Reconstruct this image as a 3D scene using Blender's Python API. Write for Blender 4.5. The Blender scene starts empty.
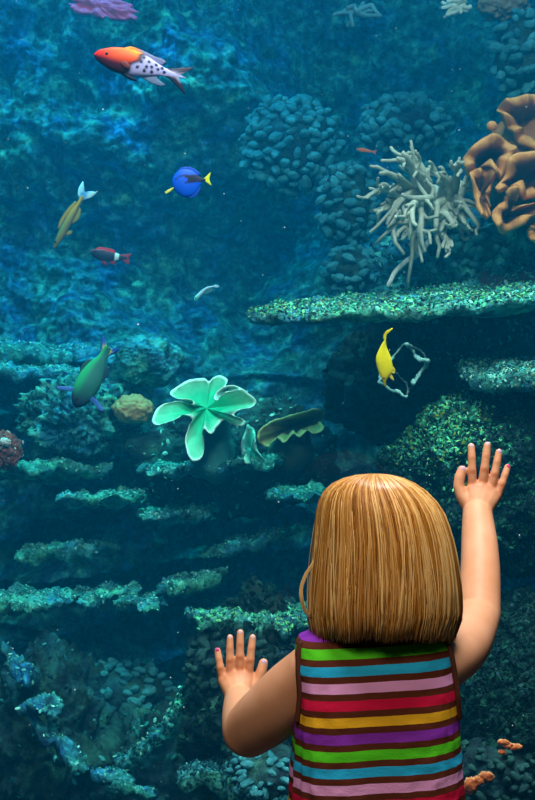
import bpy, bmesh, math, random
import numpy as np
from mathutils import Vector, Matrix, Euler

# ------------------------------------------------------------------ camera, world, light, exposure
S = bpy.context.scene
C = S.collection
F_PX, CX, CY, CAM_Z = 1240.0, 267.5, 400.0, 1.02
cam_d = bpy.data.cameras.new('camera'); cam = bpy.data.objects.new('camera', cam_d); C.objects.link(cam)
cam.location = (0, 0, CAM_Z); cam.rotation_euler = (math.pi/2, 0, 0)
cam_d.sensor_width = 36; cam_d.lens = F_PX/800*36; cam_d.clip_end = 60
S.camera = cam
S.view_settings.view_transform = 'Standard'; S.view_settings.look = 'None'
S.view_settings.gamma = 1; S.view_settings.use_curve_mapping = False
S.view_settings.exposure = 0.0
S.cycles.use_denoising = True
S.cycles.volume_bounces = 1
w = bpy.data.worlds.new('world'); S.world = w; w.use_nodes = True
w.node_tree.nodes['Background'].inputs[0].default_value = (0.5, 0.62, 0.7, 1)
w.node_tree.nodes['Background'].inputs[1].default_value = 0.012

def area(name, loc, target, sx, sy, power, color):
    d = bpy.data.lights.new(name, 'AREA'); d.shape = 'RECTANGLE'; d.size = sx; d.size_y = sy
    d.energy = power; d.color = color
    o = bpy.data.objects.new(name, d); C.objects.link(o); o.location = loc
    o.rotation_euler = (Vector(target)-Vector(loc)).to_track_quat('-Z', 'Y').to_euler()
    return o
def spot(name, loc, target, power, color, ang, blend=0.8, rad=0.12):
    d = bpy.data.lights.new(name, 'SPOT'); d.energy = power; d.color = color
    d.spot_size = math.radians(ang); d.spot_blend = blend; d.shadow_soft_size = rad
    o = bpy.data.objects.new(name, d); C.objects.link(o); o.location = loc
    o.rotation_euler = (Vector(target)-Vector(loc)).to_track_quat('-Z', 'Y').to_euler()
    return o
# the lamps hung over the tank; the front strip is an added one
area('tank_lamp_bank', (-0.1, 3.4, 3.1), (-0.1, 3.45, 0), 3.4, 1.0, 17, (0.04, 0.64, 1.0))
spot('tank_spot_reef', (-0.95, 3.35, 3.0), (-0.85, 4.15, 1.3), 80, (0.07, 0.70, 1.0), 70, rad=0.06)
spot('tank_spot_reef', (-0.25, 3.30, 3.0), (-0.22, 4.15, 1.6), 60, (0.07, 0.70, 1.0), 60, rad=0.06)
spot('tank_spot_ledges', (-0.65, 2.95, 3.0), (-0.55, 3.65, 0.5), 125, (0.06, 0.95, 0.95), 42, rad=0.05)
spot('tank_spot_coral', (0.0, 2.85, 3.0), (-0.15, 3.35, 0.9), 115, (0.25, 1.0, 0.82), 24, rad=0.05)
spot('tank_spot_table', (0.55, 2.75, 3.0), (0.5, 2.95, 1.0), 43, (0.65, 1.0, 0.88), 56, rad=0.05)
fl = area('added_front_strip', (0, 2.35, 3.1), (0, 2.45, 0), 3.0, 0.2, 11.5, (1.0, 0.93, 0.86)); fl.data.spread = math.radians(50)  # unseen white lamp added so the near fish keep their warm colours
# the lamps of the viewing room: a ceiling panel over the glass, and a warm one behind the visitors
area('room_lamp_over_glass', (0.25, 1.45, 2.7), (0.2, 1.6, 0.6), 0.9, 0.35, 50, (1.0, 0.96, 0.98))
area('room_lamp_behind', (-0.5, -0.7, 3.2), (0.12, 1.6, 0.7), 1.0, 1.0, 50, (1.0, 0.82, 0.66))

rng = np.random.default_rng(7); random.seed(7)
def P(px, py, d):                     # a point d metres in front of the lens
    return Vector(((px-CX)/F_PX*d, d, CAM_Z-(py-CY)/F_PX*d))
def PN(a, d):
    a = np.asarray(a, float); d = np.broadcast_to(np.asarray(d, float), a.shape[:1])
    return np.stack([(a[:,0]-CX)/F_PX*d, d, CAM_Z-(a[:,1]-CY)/F_PX*d], 1)

# ------------------------------------------------------------------ noise
_G = np.random.default_rng(3).normal(size=(256,3)); _G /= np.linalg.norm(_G, axis=1)[:,None]
_R = np.random.default_rng(4).random((4096,3))
def _h(ix, iy, iz):
    n = (ix.astype(np.int64)*73856093) ^ (iy.astype(np.int64)*19349663) ^ (iz.astype(np.int64)*83492791)
    n = (n ^ (n >> 13))*1274126177
    return (n ^ (n >> 16)) & 0x7fffffff
def perlin(p):
    p = np.asarray(p, float); i = np.floor(p).astype(np.int64); f = p-i; u = f*f*f*(f*(f*6-15)+10)
    r = 0
    for dx in (0,1):
        for dy in (0,1):
            for dz in (0,1):
                g = _G[_h(i[:,0]+dx, i[:,1]+dy, i[:,2]+dz) & 255]
                d = (g*(f-np.array([dx,dy,dz]))).sum(1)
                r = r + d*(u[:,0] if dx else 1-u[:,0])*(u[:,1] if dy else 1-u[:,1])*(u[:,2] if dz else 1-u[:,2])
    return r*1.5
def fbm(p, o=4, gain=0.5):
    a, r, q = 1.0, 0, np.asarray(p, float)
    for k in range(o):
        r = r+a*perlin(q); q = q*2.03+17.3; a *= gain
    return r
def worley(p):
    p = np.asarray(p, float); i = np.floor(p).astype(np.int64); best = np.full(len(p), 9.0)
    for dx in (-1,0,1):
        for dy in (-1,0,1):
            for dz in (-1,0,1):
                c = i+np.array([dx,dy,dz]); j = _R[_h(c[:,0],c[:,1],c[:,2]) & 4095]
                best = np.minimum(best, ((c+j-p)**2).sum(1))
    return np.sqrt(best)
def sstep(a, b, x):
    t = np.clip((x-a)/(b-a), 0, 1); return t*t*(3-2*t)

# ------------------------------------------------------------------ object helpers
def mesh(name, V, F, mat=None, col=None, smooth=True):
    me = bpy.data.meshes.new(name)
    me.from_pydata([tuple(v) for v in np.asarray(V, float).tolist()], [], F if isinstance(F, list) else F.tolist())
    if smooth: me.polygons.foreach_set('use_smooth', [True]*len(me.polygons))
    if col is not None:
        a = me.color_attributes.new('col', 'FLOAT_COLOR', 'POINT')
        c = np.ones((len(V),4)); c[:,:3] = col
        a.data.foreach_set('color', c.ravel())
    if mat: me.materials.append(mat)
    me.update()
    return me
def link(name, me, parent=None, loc=None):
    o = bpy.data.objects.new(name, me); C.objects.link(o)
    if parent is not None: o.parent = parent
    if loc is not None: o.location = loc
    return o
def obj(name, V, F, mat, parent=None, col=None, smooth=True):
    """V in world space; stored relative to the parent's location (parents are unrotated unless noted) or to its own centre"""
    V = np.asarray(V, float)
    if parent is None:
        c = np.array([V[:,0].mean(), V[:,1].mean(), V[:,2].min()])
        return link(name, mesh(name, V-c, F, mat, col, smooth), None, c)
    return link(name, mesh(name, V-np.array(wloc(parent)), F, mat, col, smooth), parent)
def wloc(o):
    v = Vector(o.location)
    while o.parent: o = o.parent; v += o.location
    return v
def tag(o, label, cat=None, group=None, kind=None):
    o['label'] = label
    if cat: o['category'] = cat
    if group: o['group'] = group
    if kind: o['kind'] = kind
    return o
def thing(name, loc, label, cat, group=None):
    o = bpy.data.objects.new(name, None); C.objects.link(o); o.location = loc; o.empty_display_size = 0.05
    return tag(o, label, cat, group)

# ------------------------------------------------------------------ materials
def nm(name):
    m = bpy.data.materials.new(name); m.use_nodes = True; n = m.node_tree
    return m, n, n.nodes, n.links, n.nodes['Principled BSDF']
def sset(b, rough, spec=0.3):
    b.inputs['Roughness'].default_value = rough; b.inputs['Specular IOR Level'].default_value = spec
def ramp(ns, stops, interp='LINEAR'):
    r = ns.new('ShaderNodeValToRGB'); e = r.color_ramp; e.interpolation = interp
    while len(e.elements) < len(stops): e.elements.new(0.5)
    for k,(p,c) in enumerate(stops): e.elements[k].position = p; e.elements[k].color = (*c,1)
    return r
def reef_mat(name, stops, scale=14, detail=7, rough=0.85, bump=0.6, bscale=90, dist=0.012, hue=0.0):
    m, n, ns, L, b = nm(name); sset(b, rough, 0.25)
    tc = ns.new('ShaderNodeNewGeometry')
    a = ns.new('ShaderNodeTexNoise'); a.inputs['Scale'].default_value = scale; a.inputs['Detail'].default_value = detail; a.inputs['Roughness'].default_value = 0.68
    L.new(tc.outputs['Position'], a.inputs['Vector'])
    r = ramp(ns, stops); L.new(a.outputs['Fac'], r.inputs['Fac']); out = r.outputs['Color']
    if hue:
        h = ns.new('ShaderNodeTexNoise'); h.inputs['Scale'].default_value = 6.5; h.inputs['Detail'].default_value = 5; h.inputs['Roughness'].default_value = 0.65
        L.new(tc.outputs['Position'], h.inputs['Vector'])
        hr = ramp(ns, [(0.40,(0.35,0.62,1.25)), (0.50,(0.8,0.9,1.0)), (0.62,(1.15,1.2,0.85))]); L.new(h.outputs['Fac'], hr.inputs['Fac'])
        mxh = ns.new('ShaderNodeMix'); mxh.data_type = 'RGBA'; mxh.blend_type = 'MULTIPLY'; mxh.inputs[0].default_value = hue
        L.new(out, mxh.inputs[6]); L.new(hr.outputs['Color'], mxh.inputs[7]); out = mxh.outputs[2]
    L.new(out, b.inputs['Base Color'])
    v = ns.new('ShaderNodeTexNoise'); v.inputs['Scale'].default_value = bscale; v.inputs['Detail'].default_value = 5
    L.new(tc.outputs['Position'], v.inputs['Vector'])
    bp = ns.new('ShaderNodeBump'); bp.inputs['Strength'].default_value = bump; bp.inputs['Distance'].default_value = dist
    L.new(v.outputs['Fac'], bp.inputs['Height']); L.new(bp.outputs['Normal'], b.inputs['Normal'])
    return m
def attr_mat(name, rough=0.6, spec=0.3, bump=0, bscale=150, mottle=0.0, mscale=60, sss=0.0):
    m, n, ns, L, b = nm(name); sset(b, rough, spec)
    a = ns.new('ShaderNodeAttribute'); a.attribute_name = 'col'
    out = a.outputs['Color']
    tc = ns.new('ShaderNodeTexCoord')
    if mottle:
        t = ns.new('ShaderNodeTexNoise'); t.inputs['Scale'].default_value = mscale; t.inputs['Detail'].default_value = 4
        L.new(tc.outputs['Object'], t.inputs['Vector'])
        mr = ns.new('ShaderNodeMapRange'); mr.inputs['To Min'].default_value = 1-mottle; mr.inputs['To Max'].default_value = 1+mottle
        mr.inputs['From Min'].default_value = 0.3; mr.inputs['From Max'].default_value = 0.7
        L.new(t.outputs['Fac'], mr.inputs['Value'])
        mx = ns.new('ShaderNodeVectorMath'); mx.operation = 'SCALE'
        L.new(out, mx.inputs[0]); L.new(mr.outputs['Result'], mx.inputs['Scale']); out = mx.outputs['Vector']
    L.new(out, b.inputs['Base Color'])
    if bump:
        t = ns.new('ShaderNodeTexNoise'); t.inputs['Scale'].default_value = bscale; t.inputs['Detail'].default_value = 4
        L.new(tc.outputs['Object'], t.inputs['Vector'])
        bp = ns.new('ShaderNodeBump'); bp.inputs['Strength'].default_value = bump; bp.inputs['Distance'].default_value = 0.004
        L.new(t.outputs['Fac'], bp.inputs['Height']); L.new(bp.outputs['Normal'], b.inputs['Normal'])
    if sss:
        b.inputs['Subsurface Weight'].default_value = sss; b.inputs['Subsurface Radius'].default_value = (1, 0.35, 0.2); b.inputs['Subsurface Scale'].default_value = 0.006
    return m
def plain(name, c, rough=0.6, spec=0.3, sss=0, bump=0, bscale=120):
    m, n, ns, L, b = nm(name); sset(b, rough, spec); b.inputs['Base Color'].default_value = (*c,1)
    t = ns.new('ShaderNodeTexNoise'); t.inputs['Scale'].default_value = bscale; t.inputs['Detail'].default_value = 4
    tc = ns.new('ShaderNodeTexCoord'); L.new(tc.outputs['Object'], t.inputs['Vector'])
    r = ramp(ns, [(0.3, tuple(0.82*x for x in c)), (0.7, tuple(min(1,1.15*x) for x in c))])
    L.new(t.outputs['Fac'], r.inputs['Fac']); L.new(r.outputs['Color'], b.inputs['Base Color'])
    if bump:
        bp = ns.new('ShaderNodeBump'); bp.inputs['Strength'].default_value = bump; bp.inputs['Distance'].default_value = 0.003
        L.new(t.outputs['Fac'], bp.inputs['Height']); L.new(bp.outputs['Normal'], b.inputs['Normal'])
    if sss:
        b.inputs['Subsurface Weight'].default_value = sss; b.inputs['Subsurface Radius'].default_value = (1, 0.35, 0.2); b.inputs['Subsurface Scale'].default_value = 0.006
    return m

M = {}
M['wall'] = reef_mat('reef_wall_rock', [(0.32,(0.004,0.03,0.05)), (0.44,(0.012,0.11,0.15)), (0.54,(0.03,0.28,0.34)), (0.64,(0.10,0.58,0.60)), (0.76,(0.22,0.70,0.75))], scale=20, bump=0.6, bscale=75, dist=0.014, hue=1.0)
M['ledge'] = reef_mat('ledge_crust', [(0.32,(0.008,0.05,0.055)), (0.45,(0.03,0.20,0.20)), (0.57,(0.09,0.52,0.48)), (0.72,(0.28,0.80,0.74))], scale=22, bump=0.8, bscale=80, dist=0.012, hue=0.8)
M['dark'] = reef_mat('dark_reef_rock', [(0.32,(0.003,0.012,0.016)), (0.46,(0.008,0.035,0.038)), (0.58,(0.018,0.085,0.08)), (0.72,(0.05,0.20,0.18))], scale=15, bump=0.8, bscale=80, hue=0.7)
M['purple'] = reef_mat('purple_grey_rock', [(0.32,(0.012,0.012,0.025)), (0.5,(0.035,0.032,0.055)), (0.62,(0.05,0.09,0.09)), (0.76,(0.12,0.22,0.2))], scale=18, bump=0.8, bscale=80)
M['knob'] = reef_mat('knobby_coral', [(0.3,(0.012,0.11,0.16)), (0.5,(0.03,0.22,0.28)), (0.7,(0.08,0.40,0.46))], scale=10, bump=0.4, bscale=120)
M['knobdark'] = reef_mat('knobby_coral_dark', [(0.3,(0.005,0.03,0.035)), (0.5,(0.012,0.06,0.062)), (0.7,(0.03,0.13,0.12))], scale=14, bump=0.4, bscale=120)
M['flake'] = attr_mat('algae_flake', 0.9, 0.08)
M['soft'] = attr_mat('soft_coral', 0.65, 0.25, bump=0.35, bscale=220, mottle=0.14, mscale=45)
M['white_coral'] = attr_mat('pale_finger_coral', 0.6, 0.3, bump=0.2, mottle=0.12, mscale=50)
M['fish'] = attr_mat('fish_scales', 0.45, 0.2, bump=0.12, bscale=300)
M['eye'] = plain('fish_eye', (0.01,0.01,0.012), 0.15, 0.6)

# ------------------------------------------------------------------ geometry builders
def grid_faces(nu, nv, wrap_v=False):
    i, j = np.meshgrid(np.arange(nu-1), np.arange(nv if wrap_v else nv-1), indexing='ij')
    a = i*nv+j; b = i*nv+(j+1)%nv; c = (i+1)*nv+(j+1)%nv; d = (i+1)*nv+j
    return np.stack([a,b,c,d], -1).reshape(-1,4)
_ico = {}
def ico(n):
    if n not in _ico:
        bm = bmesh.new(); bmesh.ops.create_icosphere(bm, subdivisions=n, radius=1)
        _ico[n] = (np.array([v.co[:] for v in bm.verts]), np.array([[v.index for v in f.verts] for f in bm.faces])); bm.free()
    return _ico[n]
def blob_v(c, r, seed, n=5, amp=0.12, freq=3.0, lump=0.0, lfreq=6.0, fine=0.0):
    V, Fc = ico(n); r = np.array(r, float); c = np.array(c)
    q = V*(r/r.mean()); d = 1+amp*fbm(q*freq+seed*13.7, 5)
    if lump: d = d+lump*(0.5-worley(q*lfreq+seed*5.1))
    if fine: d = d+fine*fbm(q*freq*6+seed, 3)
    return c+V*r*d[:,None], Fc
def blob(name, c, r, mat, seed, parent=None, **k):
    V, Fc = blob_v(c, r, seed, **k); return obj(name, V, Fc, mat, parent)
def tube_arr(pts, rad, sides=8, flat=None):
    pts = np.asarray(pts, float); n = len(pts); rad = np.broadcast_to(np.asarray(rad, float), (n,))
    T = np.gradient(pts, axis=0); T /= np.linalg.norm(T, axis=1)[:,None]+1e-12
    up = np.array([0,0,1.0]) if abs(T[0,2]) < 0.9 else np.array([1.0,0,0])
    N = np.zeros((n,3)); v = up-T[0]*(up@T[0]); N[0] = v/np.linalg.norm(v)
    for k in range(1,n):
        v = N[k-1]-T[k]*(N[k-1]@T[k]); N[k] = v/(np.linalg.norm(v)+1e-12)
    B = np.cross(T, N); a = np.arange(sides)/sides*2*math.pi
    V = pts[:,None]+rad[:,None,None]*(np.cos(a)[None,:,None]*N[:,None]+np.sin(a)[None,:,None]*B[:,None])
    V = np.concatenate([V.reshape(-1,3), pts[:1]-T[:1]*rad[0]*0.6, pts[-1:]+T[-1:]*rad[-1]*0.6])
    Fc = grid_faces(n, sides, True).tolist(); s, e = n*sides, n*sides+1
    for k in range(sides):
        Fc.append([s, (k+1)%sides, k]); Fc.append([e, (n-1)*sides+k, (n-1)*sides+(k+1)%sides])
    return V, Fc
def join(parts):
    Vs, Fs, o = [], [], 0
    for V, Fc in parts:
        Vs.append(V); Fs += [[i+o for i in f] for f in (Fc if isinstance(Fc, list) else Fc.tolist())]; o += len(V)
    return np.concatenate(Vs), Fs
def catmull(pts, n, closed=False):
    p = np.asarray(pts, float); m = len(p)
    if closed: idx = lambda i: p[i % m]; segs = m
    else: idx = lambda i: p[min(max(i,0),m-1)]; segs = m-1
    out = []
    ts = np.linspace(0, segs, n, endpoint=not closed)
    for t in ts:
        i = min(int(t), segs-1); u = t-i
        a,b,c,d = idx(i-1), idx(i), idx(i+1), idx(i+2)
        out.append(0.5*((2*b)+(-a+c)*u+(2*a-5*b+4*c-d)*u*u+(-a+3*b-3*c+d)*u**3))
    return np.array(out)
def flakes(name, parent, src_V, src_F, n, size, cols, seed, keep=None, aspect=(1,0.6,0.28), lift=0.3):
    """crust of tiny leafy lobes growing on a surface; nobody could count them"""
    r = np.random.default_rng(seed)
    V = np.asarray(src_V); Fc = np.array([f[:3] for f in (src_F if isinstance(src_F, list) else src_F.tolist())])
    A, B, D = V[Fc[:,0]], V[Fc[:,1]], V[Fc[:,2]]
    nr = np.cross(B-A, D-A); ar = np.linalg.norm(nr, axis=1); nr = nr/(ar[:,None]+1e-12)
    wgt = ar.copy()
    if keep is not None: wgt = wgt*keep((A+B+D)/3, nr)
    pick = r.choice(len(Fc), n, p=wgt/wgt.sum())
    u = r.random((n,2)); fl = u.sum(1) > 1; u[fl] = 1-u[fl]
    pos = A[pick]+(B-A)[pick]*u[:,:1]+(D-A)[pick]*u[:,1:]
    nn = nr[pick]
    O = np.array([(1,0,0),(0.3,0.9,0.1),(-0.6,0.8,0),(-1,-0.1,0.2),(-0.3,-0.9,0),(0.6,-0.7,0.15),(0,0,1),(0,0,-1)], float)*np.array(aspect)
    OF = np.array([[k,(k+1)%6,6] for k in range(6)]+[[(k+1)%6,k,7] for k in range(6)])
    q = nn+r.normal(size=(n,3))*0.55; q /= np.linalg.norm(q, axis=1)[:,None]
    t = np.cross(q, r.normal(size=(n,3))); t /= np.linalg.norm(t, axis=1)[:,None]; bb = np.cross(q, t)
    s = size*(0.5+r.random(n)**1.5)
    X = pos[:,None]+nn[:,None]*(lift*s)[:,None,None]+s[:,None,None]*(O[None,:,:1]*t[:,None]+O[None,:,1:2]*bb[:,None]+O[None,:,2:]*q[:,None])
    FF = (OF[None]+(np.arange(n)*8)[:,None,None]).reshape(-1,3)
    cols = np.array(cols); ci = r.integers(0, len(cols), n)
    col = np.repeat(np.clip(cols[ci]*(0.6+0.8*r.random((n,1))), 0, 1), 8, axis=0)
    o = obj(name, X.reshape(-1,3), FF, M['flake'], parent, col, smooth=False); o['kind'] = 'stuff'
    return o
def plate_v(c, rx, ry, th, seed, tilt=(0,0), nr=26, nt=150, amp=0.22, bump=0.012, bf=26, dome=0.0):
    """an irregular rock/coral shelf: rough top, rounded lip, tapering underside"""
    tt = np.arange(nt)/nt*2*math.pi
    R = 1+amp*fbm(np.stack([np.cos(tt)*1.6, np.sin(tt)*1.6, np.full(nt, seed*3.3)],1), 4)+0.05*fbm(np.stack([np.cos(tt)*8, np.sin(tt)*8, np.full(nt, seed*3.3)],1), 2)
    rows = []
    prof = [(k/nr, 1.0, 0) for k in range(nr+1)]
    prof = [(s, 0.5+dome*(1-s*s), 1) for s in np.linspace(0.02,0.93,nr)]+[(0.985,0.32,1),(1.0,0.0,0),(0.985,-0.3,-1)]+[(s,-0.5-0.5*(1-s),-1) for s in np.linspace(0.93,0.05,10)]
    for s, z, k in prof:
        x = R*s*np.cos(tt)*rx; y = R*s*np.sin(tt)*ry
        rows.append(np.stack([x, y, z*th+tilt[0]*x+tilt[1]*y], 1))
    V = np.concatenate(rows)
    q = V*bf+seed*7.7
    V = V+np.stack([0.5*fbm(q,3), 0.5*fbm(q+31,3), fbm(q+71,3)],1)*bump+np.stack([np.zeros(len(V))]*2+[0.6*th*fbm(V*5+seed,3)],1)
    V = np.concatenate([V, V[:nt].mean(0)[None], V[-nt:].mean(0)[None]])+np.array(c)
    Fc = grid_faces(len(prof), nt, True)[:, ::-1].tolist(); n = len(prof)*nt
    for k in range(nt):
        Fc.append([n, k, (k+1)%nt]); Fc.append([n+1, (len(prof)-1)*nt+(k+1)%nt, (len(prof)-1)*nt+k])
    return V, Fc
def cup(name, parent, outline, centre, d, rim_px, dish, wave, seed, c_in, c_rim, c_out, n=160, back=1.0, mat='soft', rough=0.004, rimw=1.0, tilt=0.0):
    """a folded soft-coral lobe: traced lip with a rolled rim, hollow inside, body tapering away behind"""
    o = catmull(outline, n, True); c = np.array(centre, float)
    k = d/F_PX; rim = rim_px*k
    ang = np.arange(n)/n*2*math.pi
    dy = wave*1.3*perlin(np.stack([np.cos(ang)*1.5, np.sin(ang)*1.5, np.full(n, seed*1.7)],1))
    L = np.linalg.norm(o-c, axis=1)
    prof = [(0.15,None,back*1.6,0),(0.5,None,back*1.15,0),(0.8,None,back*0.6,0),(None,0.55,0.9,0.15),(None,0.0,0.35,0.8),(None,0.1,-0.5,1),(None,0.7,-0.85,1),(None,1.35,-0.45,0.75),(None,1.8,0.1,0.25),(0.55,None,0.5,0),(0.3,None,0.85,0),(0.08,None,1.0,0)]
    rows, rims = [], []
    for f, ipx, z, rm in prof:
        if f is None: fr = np.maximum(1-ipx*rim_px/np.maximum(L,1e-3), 0.3); yy = z*rim
        else: fr = np.full(n, f)*np.minimum(1, np.maximum(1-1.8*rim_px/np.maximum(L,1e-3), 0.3)/0.62 if rm==0 and z<=1 and f<=0.55 and z>=0.5 else 1); yy = z*dish
        q = c+(o-c)*fr[:,None]
        if f is not None and f <= 0.55 and z <= 1.0 and z >= 0.5:      # inside the cup the creases smooth out towards the middle
            wq = {0.55: 0.35, 0.3: 0.8, 0.08: 1.0}[f]; uu = (o-c)/np.maximum(L,1e-3)[:,None]
            q = q*(1-wq)+(c+uu*(L.min()*f*1.5))*wq
        rows.append(np.stack([(q[:,0]-CX)*k, d+dy*fr+yy, CAM_Z-(q[:,1]-CY)*k],1)); rims.append(np.full(n, rm))
    V = np.concatenate(rows); rm = np.concatenate(rims)
    V[:,1] += tilt*(V[:,2]-(CAM_Z-(c[1]-CY)*k))
    V = V+np.stack([fbm(V*38+seed,3), fbm(V*38+seed+9,3), fbm(V*38+seed+19,3)],1)*rough
    V = np.concatenate([V, V[:n].mean(0)[None], V[-n:].mean(0)[None]]); rm = np.append(rm, [0,0])
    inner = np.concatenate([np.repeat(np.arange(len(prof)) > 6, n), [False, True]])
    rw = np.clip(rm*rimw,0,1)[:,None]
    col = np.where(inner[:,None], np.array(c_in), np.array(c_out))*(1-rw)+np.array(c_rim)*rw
    Fc = grid_faces(len(prof), n, True).tolist(); e = len(prof)*n
    for j in range(n):
        Fc.append([e, (j+1)%n, j]); Fc.append([e+1, (len(prof)-1)*n+j, (len(prof)-1)*n+(j+1)%n])
    return obj(name, V, Fc, M[mat], parent, col)

# ------------------------------------------------------------------ setting: reef wall behind the water, tank floor, glass, room floor
GLASS_Y = 1.95
def pxz(px, py, d=4.3):
    v = P(px, py, d); return v.x, v.z
def reef_wall():
    nx, nz = 430, 620
    x = np.linspace(-1.6, 1.6, nx); z = np.linspace(-0.65, 2.7, nz)
    Z, X = np.meshgrid(z, x, indexing='ij'); X = X.ravel(); Z = Z.ravel(); Q = np.stack([X, np.zeros_like(X), Z],1)
    y = np.full(len(X), 4.75)
    def bump(px, py, rx, ry, h, p=2):
        cx, cz = pxz(px, py); sx, sz = rx*4.3/F_PX, ry*4.3/F_PX
        nonlocal y
        wv = 0.25*fbm(Q*2.5+px*0.1, 3)
        y -= h*np.exp(-(((X-cx)/sx+wv)**2+((Z-cz)/sz+wv)**2)**(p/2))
    bump(60, 60, 170, 150, 0.42, 4); bump(215, 70, 75, 80, 0.38); bump(50, 300, 130, 85, 0.34)
    bump(150, 150, 70, 60, 0.12); bump(255, 140, 60, 50, 0.15)
    bump(60, 480, 190, 150, 0.45, 4); bump(60, 680, 160, 130, 0.35, 3); bump(230, 410, 130, 80, 0.30)
    bump(300, 560, 160, 110, 0.15); bump(140, 355, 30, 22, 0.28); bump(400, 270, 150, 50, 0.30, 3); bump(330, 360, 60, 60, 0.22)
    bump(225, 290, 60, 60, -0.22); bump(300, 250, 60, 70, -0.12); bump(420, 50, 120, 80, -0.15)
    bump(480, 590, 90, 60, 0.1)
    # strata: sawtooth shelves, crisp below and fading upward, bent by noise, strongest low on the left
    zz = Z+0.10*fbm(Q*1.3+5, 3)+0.035*fbm(Q*5+2, 3)
    m = sstep(1.35, 1.05, Z)*sstep(0.9, 0.0, X)
    t = (zz/0.155) % 1.0
    y -= m*0.13*(1-t)**1.6*sstep(0.0, 0.05, t)*(0.35+0.9*np.clip(fbm(Q*np.array([2.2,1,4])+11,2)+0.45,0,1.2))
    up = sstep(1.05, 1.3, Z)
    y -= 0.12*fbm(Q*2.2+3, 3)+0.075*(0.35+0.65*up)*fbm(Q*7+1, 4)
    wl = worley(Q*9+0.8*np.stack([fbm(Q*9,3), fbm(Q*9+7,3), fbm(Q*9+13,3)],1)); y -= 0.05*(0.55-wl)*(0.4+0.6*up)
    y -= 0.024*(0.5-worley(Q*24+4))+0.030*fbm(Q*21+8,3)*(0.5+0.5*up)+0.012*fbm(Q*60,2)
    V = np.stack([X, np.clip(y, 3.6, 5.2), Z],1)
    o = link('wall_back', mesh('wall_back', V, grid_faces(nz, nx), M['wall']))
    tag(o, 'rugged blue-green reef rock wall at the back of the tank', kind='structure')
reef_wall()
def box_v(a, b):
    a, b = np.array(a, float), np.array(b, float)
    V = np.array([[x,y,z] for x in (a[0],b[0]) for y in (a[1],b[1]) for z in (a[2],b[2])])
    return V, [[0,1,3,2],[4,6,7,5],[0,4,5,1],[2,3,7,6],[0,2,6,4],[1,5,7,3]]
# tank floor
gx, gy = np.meshgrid(np.linspace(-1.6,1.6,120), np.linspace(2.0,5.0,110), indexing='xy')
q = np.stack([gx.ravel(), gy.ravel(), np.zeros(gx.size)],1); q[:,2] = -0.62+0.06*fbm(q*3,4)
tag(link('floor_tank', mesh('floor_tank', q, grid_faces(110,120), M['dark'])), 'dark rubble bottom of the tank', kind='structure')
fm = plain('dark_room_carpet', (0.03,0.03,0.035), 0.9, 0.2, bump=0.5, bscale=300)
V, Fc = box_v((-1.6,-1.5,-0.05),(1.6,GLASS_Y-0.03,0)); tag(link('floor', mesh('floor', V, Fc, fm, smooth=False)), 'dark carpet of the viewing room', kind='structure')
km = plain('dark_painted_kerb', (0.02,0.03,0.04), 0.6, 0.3)
V, Fc = box_v((-1.6,GLASS_Y-0.03,-0.05),(1.6,GLASS_Y+0.05,0.27)); tag(link('wall_front', mesh('wall_front', V, Fc, km, smooth=False)), 'low dark kerb wall under the viewing pane', kind='structure')
# glass
gm, n, ns, L, b = nm('viewing_glass'); ns.remove(b)
tr = ns.new('ShaderNodeBsdfTransparent'); tr.inputs[0].default_value = (0.97,0.99,0.99,1)
gl = ns.new('ShaderNodeBsdfGlossy'); gl.inputs['Roughness'].default_value = 0.02
mx = ns.new('ShaderNodeMixShader'); mx.inputs[0].default_value = 0.003
L.new(tr.outputs[0], mx.inputs[1]); L.new(gl.outputs[0], mx.inputs[2]); L.new(mx.outputs[0], ns['Material Output'].inputs['Surface'])
V, Fc = box_v((-1.6,GLASS_Y,0.27),(1.6,GLASS_Y+0.03,2.9)); tag(link('window_1', mesh('window_1', V, Fc, gm, smooth=False)), 'clear viewing pane of the aquarium', kind='structure')
# water
wm, n, ns, L, b = nm('tank_water'); ns.remove(b)
vs = ns.new('ShaderNodeVolumeScatter'); vs.inputs['Color'].default_value = (0.0,0.47,0.95,1); vs.inputs['Density'].default_value = 0.125; vs.inputs['Anisotropy'].default_value = 0.2
va = ns.new('ShaderNodeVolumeAbsorption'); va.inputs['Color'].default_value = (0.15,0.80,0.88,1); va.inputs['Density'].default_value = 0.22
ad = ns.new('ShaderNodeAddShader'); L.new(vs.outputs[0], ad.inputs[0]); L.new(va.outputs[0], ad.inputs[1]); L.new(ad.outputs[0], ns['Material Output'].inputs['Volume'])
V, Fc = box_v((-1.59,GLASS_Y+0.031,-0.7),(1.59,5.3,2.68)); tag(link('water', mesh('water', V, Fc, wm, smooth=False)), 'hazy blue water filling the tank', 'water', kind='stuff')

# ------------------------------------------------------------------ reef rocks
FLK_TEAL = [(0.06,0.40,0.36),(0.02,0.20,0.20),(0.22,0.66,0.58),(0.008,0.06,0.065),(0.012,0.10,0.10)]
FLK_GREEN = [(0.09,0.72,0.32),(0.04,0.40,0.22),(0.22,0.85,0.35),(0.16,0.30,0.04),(0.02,0.12,0.09),(0.06,0.45,0.36),(0.02,0.16,0.12)]
FLK_LEDGE = [(0.06,0.42,0.38),(0.12,0.55,0.50),(0.25,0.75,0.68),(0.03,0.25,0.24)]
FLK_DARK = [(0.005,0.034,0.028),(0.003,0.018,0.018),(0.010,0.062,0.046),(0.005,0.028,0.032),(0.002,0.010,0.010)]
FLK_BLUE = [(0.02,0.17,0.22),(0.012,0.08,0.12),(0.05,0.28,0.32),(0.006,0.04,0.06),(0.008,0.06,0.08)]
up_keep = lambda c, n: np.clip(n[:,2]+0.25, 0.02, 1)
front_keep = lambda c, n: np.clip(-n[:,1]+0.5*n[:,2]+0.2, 0.0, 1)
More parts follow.
